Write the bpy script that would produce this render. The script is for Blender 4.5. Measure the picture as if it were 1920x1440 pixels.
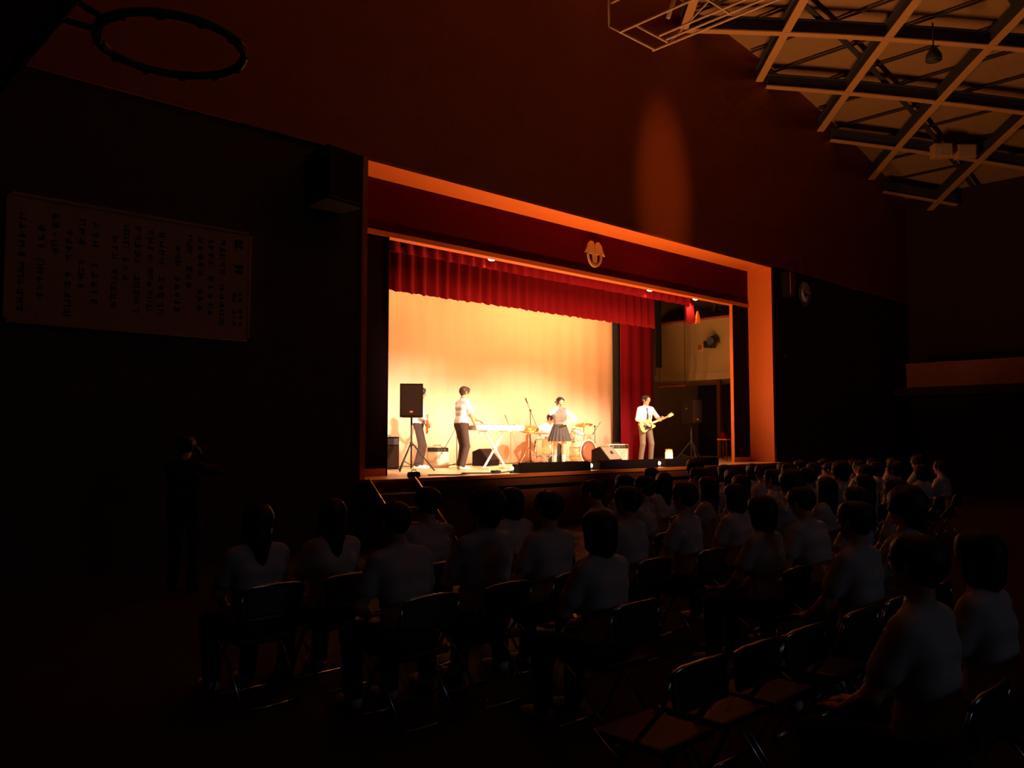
import bpy, bmesh, math, random
import numpy as np
from mathutils import Matrix, Vector

for o in list(bpy.data.objects):
    bpy.data.objects.remove(o, do_unlink=True)
SC = bpy.context.scene
COL = SC.collection
R = math.radians
random.seed(7)

# ------------------------------------------------------------------ camera
cam_d = bpy.data.cameras.new('camera')
cam = bpy.data.objects.new('camera', cam_d)
COL.objects.link(cam)
cam.location = (-7.68, -11.54, 1.74)
cam.rotation_euler = (R(90 + 3.55), 0, R(-43.5))
cam_d.sensor_width = 36.0
cam_d.lens = 1580 / 1920 * 36.0
cam_d.clip_end = 200
SC.camera = cam

# ------------------------------------------------------------------ world, exposure
w = bpy.data.worlds.new('night')
SC.world = w
w.use_nodes = True
w.node_tree.nodes['Background'].inputs[0].default_value = (0.02, 0.025, 0.04, 1)
w.node_tree.nodes['Background'].inputs[1].default_value = 0.02
SC.view_settings.view_transform = 'Standard'
SC.view_settings.look = 'None'
SC.view_settings.gamma = 1.0
SC.view_settings.use_curve_mapping = False
SC.view_settings.exposure = 0.4
SC.cycles.use_denoising = True
SC.cycles.use_adaptive_sampling = True
SC.cycles.adaptive_threshold = 0.03
SC.cycles.adaptive_min_samples = 12
SC.cycles.max_bounces = 5
SC.cycles.diffuse_bounces = 4
SC.cycles.glossy_bounces = 2

# light strengths (lamps are built inside their fixtures below)
TUNGSTEN = (1.0, 0.46, 0.17)
FRONT_COL = (1.0, 0.72, 0.54)
P_BORDER = 40       # each visible front border lamp
P_REAR = 72       # border light behind the second border curtain
P_FRONT = 19000      # each spotlight in the hall
P_FOOT = 130        # each footlight
P_STREAK = 850
P_WING = 330        # floodlight in the left wing
P_REAR_FILL = 20

# ------------------------------------------------------------------ helpers
def mat(name, col, rough=0.6, metal=0.0, var=0.15, scale=6.0, stretch=(1, 1, 1), bump=0.0, sheen=0.0,
        emit=None, estr=0.0, spec=0.5, coat=0.0, aniso=0.0):
    m = bpy.data.materials.new(name)
    m.use_nodes = True
    nt = m.node_tree
    b = nt.nodes['Principled BSDF']
    tc = nt.nodes.new('ShaderNodeTexCoord')
    mp = nt.nodes.new('ShaderNodeMapping')
    mp.inputs['Scale'].default_value = stretch
    nz = nt.nodes.new('ShaderNodeTexNoise')
    nz.inputs['Scale'].default_value = scale
    nz.inputs['Detail'].default_value = 4
    mx = nt.nodes.new('ShaderNodeMix')
    mx.data_type = 'RGBA'
    lo = [max(0, c * (1 - var)) for c in col] + [1]
    hi = [min(1, c * (1 + var)) for c in col] + [1]
    mx.inputs[6].default_value = lo
    mx.inputs[7].default_value = hi
    nt.links.new(tc.outputs['Object'], mp.inputs['Vector'])
    nt.links.new(mp.outputs['Vector'], nz.inputs['Vector'])
    nt.links.new(nz.outputs['Fac'], mx.inputs[0])
    nt.links.new(mx.outputs[2], b.inputs['Base Color'])
    b.inputs['Roughness'].default_value = rough
    b.inputs['Metallic'].default_value = metal
    b.inputs['Specular IOR Level'].default_value = spec
    b.inputs['Sheen Weight'].default_value = sheen
    b.inputs['Coat Weight'].default_value = coat
    b.inputs['Anisotropic'].default_value = aniso
    if bump:
        bp = nt.nodes.new('ShaderNodeBump')
        bp.inputs['Strength'].default_value = bump
        nt.links.new(nz.outputs['Fac'], bp.inputs['Height'])
        nt.links.new(bp.outputs['Normal'], b.inputs['Normal'])
    if emit:
        b.inputs['Emission Color'].default_value = (*emit, 1)
        b.inputs['Emission Strength'].default_value = estr
    m.cycles.emission_sampling = 'NONE'   # small glowing faces; their light is carried by the lamps
    return m

M = {}
def defm(key, *a, **k):
    M[key] = mat(key, *a, **k)

defm('hall_floor', (0.05, 0.026, 0.012), 0.75, scale=3, stretch=(1, 12, 1), var=0.3, spec=0.12)
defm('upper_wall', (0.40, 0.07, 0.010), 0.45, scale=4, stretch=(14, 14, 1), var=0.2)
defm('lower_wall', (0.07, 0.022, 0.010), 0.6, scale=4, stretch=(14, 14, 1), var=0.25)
defm('side_wall', (0.05, 0.02, 0.012), 0.85, scale=2, spec=0.2)
defm('gallery_face', (0.34, 0.09, 0.05), 0.7)
defm('roof_panel', (0.46, 0.24, 0.09), 0.8, scale=3, stretch=(1, 6, 1), var=0.12)
defm('roof_steel', (0.72, 0.36, 0.12), 0.55, var=0.08)
defm('roof_dark', (0.045, 0.035, 0.03), 0.7)
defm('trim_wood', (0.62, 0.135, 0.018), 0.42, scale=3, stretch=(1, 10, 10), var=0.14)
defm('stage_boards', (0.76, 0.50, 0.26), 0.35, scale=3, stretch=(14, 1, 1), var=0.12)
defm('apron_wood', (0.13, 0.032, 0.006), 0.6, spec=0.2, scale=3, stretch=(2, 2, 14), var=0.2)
defm('stage_wall', (0.30, 0.20, 0.11), 0.85)
defm('loft_plaster', (0.66, 0.42, 0.16), 0.85, var=0.06)
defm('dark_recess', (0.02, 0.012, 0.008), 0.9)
defm('black_flat', (0.012, 0.003, 0.003), 0.95, spec=0.1)
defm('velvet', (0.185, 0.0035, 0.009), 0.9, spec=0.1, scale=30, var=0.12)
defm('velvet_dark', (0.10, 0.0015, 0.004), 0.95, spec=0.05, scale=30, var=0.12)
defm('black_cloth', (0.012, 0.012, 0.013), 0.95)
defm('backdrop', (0.78, 0.50, 0.32), 0.9, scale=3, stretch=(3, 1, .2), var=0.05)
defm('gold', (0.75, 0.45, 0.16), 0.45, metal=0.3, var=0.1)
defm('black_metal', (0.02, 0.018, 0.016), 0.5, var=0.2)
defm('black_paint', (0.010, 0.0045, 0.003), 0.85, spec=0.06, var=0.2)
defm('grille', (0.022, 0.009, 0.005), 0.9, spec=0.08, scale=120, var=0.5, bump=0.3)
defm('chrome', (0.75, 0.72, 0.68), 0.22, metal=1.0, var=0.05)
defm('pipe', (0.62, 0.40, 0.22), 0.5, var=0.06)
defm('orange_paint', (0.70, 0.12, 0.02), 0.4)
defm('board_dark', (0.05, 0.045, 0.045), 0.6)
defm('sign_board', (0.42, 0.25, 0.13), 0.7, scale=2, stretch=(8, 1, 1), var=0.06)
defm('ink', (0.015, 0.012, 0.012), 0.8)
defm('frame_dark', (0.06, 0.03, 0.02), 0.6)
defm('clock_face', (0.75, 0.72, 0.66), 0.5, var=0.03)
defm('white_plastic', (0.88, 0.86, 0.82), 0.4, var=0.03)
defm('white_metal', (0.85, 0.82, 0.74), 0.4, var=0.03)
defm('key_black', (0.015, 0.015, 0.016), 0.35)
defm('cream_tolex', (0.80, 0.66, 0.48), 0.7, scale=60, var=0.08, bump=0.1)
defm('grey_cloth', (0.50, 0.42, 0.33), 0.85, scale=80, var=0.2)
defm('monitor_face', (0.20, 0.16, 0.12), 0.8, scale=80, var=0.25)
defm('drum_shell', (0.90, 0.80, 0.55), 0.25, var=0.05)
defm('drum_head', (0.88, 0.86, 0.80), 0.5, var=0.03)
defm('bass_head', (0.30, 0.10, 0.045), 0.45, var=0.1)
defm('brass', (0.85, 0.52, 0.18), 0.28, metal=0.9, var=0.1)
defm('guitar_yellow', (0.88, 0.62, 0.20), 0.25, var=0.06)
defm('guitar_maple', (0.85, 0.63, 0.30), 0.3, var=0.06)
defm('guitar_red', (0.42, 0.07, 0.02), 0.25, var=0.12)
defm('skin', (0.62, 0.33, 0.20), 0.55, var=0.05)
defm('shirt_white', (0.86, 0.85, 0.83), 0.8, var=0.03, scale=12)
defm('shirt_dim', (0.50, 0.48, 0.50), 0.85, var=0.08, scale=12)  # white audience shirts, darkened to put the hall's shade into the colour
defm('vest_grey', (0.20, 0.19, 0.185), 0.9, var=0.12, scale=40)
defm('trousers_brown', (0.065, 0.035, 0.026), 0.85, var=0.12)
defm('trousers_grey', (0.14, 0.095, 0.07), 0.85, var=0.12)
defm('trousers_dark', (0.03, 0.028, 0.032), 0.9, var=0.12)
defm('hair', (0.012, 0.009, 0.008), 0.55, scale=60, stretch=(1, 1, .2), var=0.4)
defm('hair_brown', (0.055, 0.026, 0.012), 0.55, scale=60, stretch=(1, 1, .2), var=0.3)
defm('eye_dark', (0.015, 0.010, 0.008), 0.3)
defm('lip', (0.46, 0.18, 0.13), 0.5)
defm('shoe_dark', (0.02, 0.017, 0.015), 0.5)
defm('shoe_white', (0.80, 0.78, 0.74), 0.6)
defm('plaid', (0.055, 0.050, 0.050), 0.85, scale=14, stretch=(3, 3, .5), var=0.5)
defm('chair_steel', (0.55, 0.55, 0.56), 0.22, metal=1.0, var=0.05)
defm('chair_vinyl', (0.04, 0.032, 0.03), 0.45, var=0.2)
defm('paper', (0.85, 0.80, 0.70), 0.8, var=0.03)
defm('canister', (0.55, 0.72, 0.16), 0.35, var=0.05, emit=(0.75, 1.0, 0.25), estr=0.9)  # emission puts strong light into the jar, which is no lamp
defm('canister_green', (0.12, 0.45, 0.06), 0.4, var=0.1)
defm('canister_lid', (0.55, 0.16, 0.08), 0.4)
defm('lens_lit', (1, 1, 1), 0.3, emit=(1.0, 0.86, 0.55), estr=14.0)
defm('lens_off', (0.35, 0.33, 0.30), 0.2, var=0.1)
defm('cable', (0.015, 0.012, 0.010), 0.6)
defm('window_glass', (0.10, 0.12, 0.16), 0.3, emit=(0.55, 0.7, 1.0), estr=0.02)

def make_translucent(m, amount):
    nt = m.node_tree
    out = nt.nodes['Material Output']; b = nt.nodes['Principled BSDF']
    tr = nt.nodes.new('ShaderNodeBsdfTranslucent'); tr.inputs[0].default_value = (0.85, 0.72, 0.55, 1)
    mx = nt.nodes.new('ShaderNodeMixShader'); mx.inputs[0].default_value = amount
    nt.links.new(b.outputs[0], mx.inputs[1]); nt.links.new(tr.outputs[0], mx.inputs[2]); nt.links.new(mx.outputs[0], out.inputs[0])
make_translucent(M['paper'], 0.6)

class MB:
    """collects shapes for one mesh"""
    def __init__(s):
        s.v = []; s.f = []; s.sm = []; s.mi = []; s.cur = 0
    def add(s, vs, fs, T=None, smooth=False):
        b = len(s.v)
        for p in vs:
            p = Vector(p)
            if T is not None:
                p = T @ p
            s.v.append(tuple(p))
        for f in fs:
            s.f.append(tuple(b + i for i in f)); s.sm.append(smooth); s.mi.append(s.cur)
        return s
    def box(s, c, d, T=None):
        x, y, z = c; a, b, h = d[0] / 2, d[1] / 2, d[2] / 2
        vs = [(x + i * a, y + j * b, z + k * h) for i in (-1, 1) for j in (-1, 1) for k in (-1, 1)]
        fs = [(0, 1, 3, 2), (4, 6, 7, 5), (0, 4, 5, 1), (2, 3, 7, 6), (0, 2, 6, 4), (1, 5, 7, 3)]
        return s.add(vs, fs, T)
    def span(s, x0, x1, y0, y1, z0, z1, T=None):
        return s.box(((x0 + x1) / 2, (y0 + y1) / 2, (z0 + z1) / 2), (x1 - x0, y1 - y0, z1 - z0), T)
    def bbox(s, c, d, r=0.02, T=None, seg=2):
        bm = bmesh.new()
        bmesh.ops.create_cube(bm, size=1)
        for v in bm.verts:
            v.co = Vector((v.co.x * d[0] + c[0], v.co.y * d[1] + c[1], v.co.z * d[2] + c[2]))
        bmesh.ops.bevel(bm, geom=list(bm.edges), offset=r, segments=seg, affect='EDGES', profile=0.5)
        bm.verts.index_update()
        s.add([v.co.copy() for v in bm.verts], [[v.index for v in f.verts] for f in bm.faces], T)
        bm.free()
        return s
    def cyl(s, p0, p1, r0, r1=None, n=12, T=None, caps=True, smooth=True):
        r1 = r0 if r1 is None else r1
        p0, p1 = Vector(p0), Vector(p1)
        d = (p1 - p0).normalized()
        a = d.orthogonal().normalized(); b = d.cross(a)
        vs = []
        for p, r in ((p0, r0), (p1, r1)):
            for i in range(n):
                t = 2 * math.pi * i / n
                vs.append(p + (a * math.cos(t) + b * math.sin(t)) * r)
        fs = [(i, (i + 1) % n, n + (i + 1) % n, n + i) for i in range(n)]
        s.add(vs, fs, T, smooth)
        if caps:
            b0 = len(s.v) - 2 * n
            s.f.append(tuple(b0 + i for i in reversed(range(n)))); s.sm.append(False); s.mi.append(s.cur)
            s.f.append(tuple(b0 + n + i for i in range(n))); s.sm.append(False); s.mi.append(s.cur)
        return s
    def tube(s, pts, r, n=8, T=None):
        pts = [Vector(p) for p in pts]
        rs = r if isinstance(r, (list, tuple)) else [r] * len(pts)
        vs = []; ref = None
        for i, p in enumerate(pts):
            d = (pts[min(i + 1, len(pts) - 1)] - pts[max(i - 1, 0)]).normalized()
            if ref is None:
                ref = d.orthogonal().normalized()
            ref = (ref - d * ref.dot(d))
            ref = ref.normalized() if ref.length > 1e-6 else d.orthogonal().normalized()
            b = d.cross(ref)
            for k in range(n):
                t = 2 * math.pi * k / n
                vs.append(p + (ref * math.cos(t) + b * math.sin(t)) * rs[i])
        fs = []
        for i in range(len(pts) - 1):
            for k in range(n):
                fs.append((i * n + k, i * n + (k + 1) % n, (i + 1) * n + (k + 1) % n, (i + 1) * n + k))
        fs.append(tuple(reversed(range(n)))); fs.append(tuple((len(pts) - 1) * n + k for k in range(n)))
        return s.add(vs, fs, T, True)
    def lathe(s, prof, n=24, T=None):
        vs = []; fs = []
        for (r, z) in prof:
            for i in range(n):
                t = 2 * math.pi * i / n
                vs.append((r * math.cos(t), r * math.sin(t), z))
        for j in range(len(prof) - 1):
            for i in range(n):
                fs.append((j * n + i, j * n + (i + 1) % n, (j + 1) * n + (i + 1) % n, (j + 1) * n + i))
        fs.append(tuple(reversed(range(n)))); fs.append(tuple((len(prof) - 1) * n + i for i in range(n)))
        return s.add(vs, fs, T, True)
    def prism(s, poly, h, T=None):
        """polygon in local XY, extruded from z=0 to z=h"""
        n = len(poly)
        vs = [(x, y, 0) for x, y in poly] + [(x, y, h) for x, y in poly]
        fs = [tuple(reversed(range(n))), tuple(range(n, 2 * n))] + [(i, (i + 1) % n, n + (i + 1) % n, n + i) for i in range(n)]
        return s.add(vs, fs, T)
    def torus(s, c, R_, r, T=None, n=40, m=10, a0=0, a1=2 * math.pi):
        full = abs(a1 - a0 - 2 * math.pi) < 1e-6
        pts = []
        k = n if full else n + 1
        vs = []; fs = []
        for i in range(k):
            t = a0 + (a1 - a0) * i / n
            for j in range(m):
                q = 2 * math.pi * j / m
                rr = R_ + r * math.cos(q)
                vs.append((c[0] + rr * math.cos(t), c[1] + rr * math.sin(t), c[2] + r * math.sin(q)))
        for i in range(n):
            i2 = (i + 1) % k
            for j in range(m):
                fs.append((i * m + j, i2 * m + j, i2 * m + (j + 1) % m, i * m + (j + 1) % m))
        return s.add(vs, fs, T, True)
    def mesh(s, name, mats):
        me = bpy.data.meshes.new(name)
        me.from_pydata(s.v, [], s.f)
        for m in (mats if isinstance(mats, (list, tuple)) else [mats]):
            me.materials.append(M[m] if isinstance(m, str) else m)
        me.polygons.foreach_set('use_smooth', s.sm)
        me.polygons.foreach_set('material_index', s.mi)
        me.update()
        return me
    def build(s, name, mats, parent=None, loc=None, label=None, cat=None, group=None, kind=None, rz=0):
        return link(name, s.mesh(name, mats), parent, loc, label, cat, group, kind, rz)

def tag(o, label=None, cat=None, group=None, kind=None):
    if label: o['label'] = label
    if cat: o['category'] = cat
    if group: o['group'] = group
    if kind: o['kind'] = kind
    return o
def link(name, me, parent=None, loc=None, label=None, cat=None, group=None, kind=None, rz=0):
    o = bpy.data.objects.new(name, me)
    COL.objects.link(o)
    if parent is not None: o.parent = parent
    if loc is not None: o.location = loc
    if rz: o.rotation_euler = (0, 0, rz)
    return tag(o, label, cat, group, kind)
def thing(name, label, cat, loc=(0, 0, 0), rz=0, group=None):
    o = bpy.data.objects.new(name, None)
    o.empty_display_size = 0.1
    COL.objects.link(o)
    o.location = loc; o.rotation_euler = (0, 0, rz)
    return tag(o, label, cat, group)
def copy_tree(o, parent=None):
    c = o.copy(); COL.objects.link(c)
    c.parent = parent
    for ch in list(o.children):
        copy_tree(ch, c)
    return c
def lamp(kind, name, parent, loc, power, col, target=None, **k):
    d = bpy.data.lights.new(name, kind)
    d.energy = power; d.color = col
    sc = k.pop('scale', None)
    for a, v in k.items():
        setattr(d, a, v)
    o = bpy.data.objects.new(name, d); COL.objects.link(o)
    o.parent = parent; o.location = loc
    if target is not None:
        v = Vector(target)
        o.rotation_euler = v.to_track_quat('-Z', 'Y').to_euler()
    if sc: o.scale = sc
    return o
def TR(loc=(0, 0, 0), rx=0, ry=0, rz=0):
    return Matrix.Translation(loc) @ Matrix.Rotation(rz, 4, 'Z') @ Matrix.Rotation(ry, 4, 'Y') @ Matrix.Rotation(rx, 4, 'X')

# ================================================================== THE HALL
W = 12.93          # width of the stage opening, its left corner at x = 0
ZS = 1.05          # stage floor
ZT = 6.29          # top of the opening
XL, XR = -9.27, 22.2
YB = -24.0
def roof(x): return 11.6 - 0.0094 * (x - 6.465) ** 2

MB().span(XL, XR, YB, 0.0, -0.2, 0.0).build('floor', 'hall_floor', kind='structure')
# front wall: upper part over the whole width, lower parts left and right of the opening
xs = [XL + (XR - XL) * i / 24 for i in range(25)]
poly = [(XL, 6.34), (XR, 6.34)] + [(x, roof(x) + 0.8) for x in reversed(xs)]
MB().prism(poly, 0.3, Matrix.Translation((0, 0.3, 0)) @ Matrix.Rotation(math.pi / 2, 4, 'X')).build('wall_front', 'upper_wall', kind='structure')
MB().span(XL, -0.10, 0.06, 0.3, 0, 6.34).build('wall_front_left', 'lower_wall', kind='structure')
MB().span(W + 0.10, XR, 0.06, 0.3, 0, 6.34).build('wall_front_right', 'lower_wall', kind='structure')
MB().span(XR, XR + 0.2, YB, 0.3, 0, 10.6).build('wall_right', 'side_wall', kind='structure')
MB().span(XL - 0.2, XL, YB, 0.3, 0, 10.6).build('wall_left', 'side_wall', kind='structure')
MB().span(XL, XR, YB - 0.2, YB, 0, 12.6).build('wall_back', 'side_wall', kind='structure')
# barrel roof
mb = MB()
n = 36
vs = []
for i in range(n + 1):
    x = XL - 0.3 + (XR - XL + 0.6) * i / n
    for y in (YB - 0.2, 0.3):
        for dz in (0.72, 0.86):
            vs.append((x, y, roof(x) + dz))
fs = []
for i in range(n):
    a, b = i * 4, i * 4 + 4
    fs += [(a, a + 2, b + 2, b), (a + 1, b + 1, b + 3, a + 3), (a, b, b + 1, a + 1), (a + 2, a + 3, b + 3, b + 2)]
fs += [(0, 1, 3, 2), (n * 4, n * 4 + 2, n * 4 + 3, n * 4 + 1)]
mb.add(vs, fs, None, False)
ceil = mb.build('ceiling', 'roof_panel', kind='structure')
def roof_line(c0, c1, drop, h, wd, lower_mat, name, web=True):
    """curved beam following the roof from plan point c0 to c1, bottom at roof()+drop"""
    c0, c1 = Vector(c0), Vector(c1)
    L = (c1 - c0).length; n = max(3, int(L / 1.2))
    side = Vector((-(c1 - c0).y, (c1 - c0).x)).normalized()
    mb = MB()
    def strip(hw, z0, z1):
        vs = []
        for i in range(n + 1):
            p = c0.lerp(c1, i / n); z = roof(p.x) + drop
            for sgn in (-1, 1):
                q = p + side * hw * sgn
                vs += [(q.x, q.y, z + z0), (q.x, q.y, z + z1)]
        fs = []
        for i in range(n):
            a, b = 4 * i, 4 * i + 4
            fs += [(a, a + 2, b + 2, b), (a + 1, b + 1, b + 3, a + 3), (a, b, b + 1, a + 1), (a + 2, a + 3, b + 3, b + 2)]
        fs += [(0, 1, 3, 2), (4 * n, 4 * n + 2, 4 * n + 3, 4 * n + 1)]
        mb.add(vs, fs)
    strip(wd / 2, 0, 0.03)
    if web:
        mb.cur = 1  # dark material paints the shade into web and top flange
        strip(0.03, 0.03, h - 0.03)
        strip(wd / 2, h - 0.03, h)
    return mb.build(name, [lower_mat, 'roof_dark'], ceil)
XA, XB, Y0, Y1 = -8.9, 21.9, -17.0, -0.05
def clip_diag(c, s):
    """line x + s*y = c clipped to the roof in view"""
    pts = []
    for y in (Y0, Y1):
        x = c - s * y
        if XA <= x <= XB: pts.append((x, y))
    for x in (XA, XB):
        y = (c - x) / s
        if Y0 <= y <= Y1: pts.append((x, y))
    return pts[:2] if len(pts) >= 2 else None
for k in range(-5, 4):
    q = clip_diag(9.0 + 3.72 * k, 1)
    if q: roof_line(q[0], q[1], 0, 0.36, 0.20, 'roof_steel', 'roof_beam')
for k in range(-3, 7):
    q = clip_diag(12.45 + 3.45 * k, -1)
    if q: roof_line(q[0], q[1], 0, 0.36, 0.20, 'roof_steel', 'roof_beam')
for k in range(0, 12):
    x = 8.2 + 1.25 * k
    if x < XB: roof_line((x, Y0), (x, Y1), 0.60, 0.1, 0.07, 'roof_dark', 'purlin', False)
for y in (-2.3, -5.9, -9.5, -13.1):
    roof_line((4, y), (XB, y), 0.44, 0.2, 0.14, 'roof_dark', 'rib', False)

# galleries along both side walls
for sx, x0, x1 in ((1, 20.6, XR), (-1, XL, -7.72)):
    xf = x0 if sx > 0 else x1
    g = MB().span(x0, x1, -20, -0.02, 3.05, 3.32).build('gallery', 'side_wall', kind='structure')
    MB().span(xf - 0.06, xf + 0.06, -20, -0.5, 3.32, 4.1).build('parapet', 'gallery_face', g)
# added, unseen windows high on the back wall: a dim cool fill on the audience
for i, x in enumerate((-5.0, -1.0, 3.0, 7.0)):
    wn = MB().span(x - 1.5, x + 1.5, YB, YB + 0.04, 4.6, 6.6).build('window_%d' % (i + 1), 'window_glass', kind='structure')
    f = MB()
    for (a, b, c, d) in ((x - 1.6, x + 1.6, 4.5, 4.6), (x - 1.6, x + 1.6, 6.6, 6.7), (x - 1.6, x - 1.5, 4.5, 6.7), (x + 1.5, x + 1.6, 4.5, 6.7), (x - 0.03, x + 0.03, 4.6, 6.6)):
        f.span(a, b, YB, YB + 0.1, c, d)
    f.build('window_frame', 'frame_dark', wn)
    if i == 1: lamp('AREA', 'window_light', wn, (x, YB + 0.12, 5.6), P_REAR_FILL, (0.6, 0.75, 1.0), target=(0, 1, -0.15), shape='RECTANGLE', size=2.8, size_y=1.9)

# ================================================================== THE STAGE HOUSE
st = MB()
st.span(-3.0, 18.0, 0.3, 6.0, 0.85, ZS)
st.span(-0.10, W + 0.10, -0.30, 0.3, 0.99, ZS)
stage = st.build('floor_stage', 'stage_boards', kind='structure')
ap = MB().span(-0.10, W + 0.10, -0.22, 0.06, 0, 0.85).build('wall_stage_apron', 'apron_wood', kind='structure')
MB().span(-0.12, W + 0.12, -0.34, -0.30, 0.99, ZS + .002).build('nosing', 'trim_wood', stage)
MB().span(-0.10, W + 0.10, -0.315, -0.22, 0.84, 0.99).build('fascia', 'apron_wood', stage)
for i in range(7):      # storage hatches under the stage
    x0 = 0.4 + i * 1.76
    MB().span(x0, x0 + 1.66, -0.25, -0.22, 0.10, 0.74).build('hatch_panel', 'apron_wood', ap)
    MB().span(x0 + 0.73, x0 + 0.93, -0.262, -0.25, 0.58, 0.64).build('hatch_grip', 'frame_dark', ap)
MB().span(-0.10, 0.0, 0, 0.72, ZS, ZT + 0.05).build('trim_1', 'trim_wood', kind='structure')
MB().span(W, W + 0.10, 0, 0.72, ZS, ZT + 0.05).build('trim_2', 'trim_wood', kind='structure')
MB().span(0, W, 0, 0.72, ZT, ZT + 0.05).build('trim_3', 'trim_wood', kind='structure')
# dark flats that close the opening at both sides, with wooden base and edge strip
for i, (x0, x1, e) in enumerate(((0.0, 0.91, 0.93), (12.12, W, 12.10))):
    fl = MB().span(x0, x1, 0.72, 0.80, ZS, 5.4).build('trim_%d' % (4 + i), 'black_flat', kind='structure')
    MB().span(x0 + .02, x1 - .02, 0.69, 0.72, ZS, ZS + 0.13).build('base_strip', 'trim_wood', fl)
    MB().span(min(x0 if i else x1, e), max(x0 if i else x1, e), 0.70, 0.79, ZS, 5.4).build('edge_strip', 'trim_wood' if i else 'black_flat', fl)
MB().span(-3.0, 18.0, 5.8, 6.0, ZS, 8.0).build('wall_stage_back', 'stage_wall', kind='structure')
MB().span(-3.2, -3.0, 0.3, 6.0, 0.85, 8.0).build('wall_stage_left', 'stage_wall', kind='structure')
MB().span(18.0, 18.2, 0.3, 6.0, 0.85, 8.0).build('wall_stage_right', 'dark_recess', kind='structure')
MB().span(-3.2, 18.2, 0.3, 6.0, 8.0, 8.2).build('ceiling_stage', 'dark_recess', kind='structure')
# control loft in the right wing: plastered parapet on an overhanging slab
lf = MB().span(15.5, 15.66, 0.32, 5.79, 3.75, 5.50).build('wall_loft', 'loft_plaster', kind='structure')
MB().span(15.42, 18.0, 0.32, 5.79, 3.55, 3.78).build('loft_slab', 'loft_plaster', lf)
MB().span(15.45, 15.70, 0.32, 5.79, 5.50, 5.56).build('coping', 'trim_wood', lf)
MB().span(15.50, 15.62, 3.30, 3.42, ZS, 3.55).build('post', 'apron_wood', lf)
MB().span(17.0, 17.1, 0.32, 5.79, 3.78, 7.9).build('loft_back_panel', 'stage_wall', lf)

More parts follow.
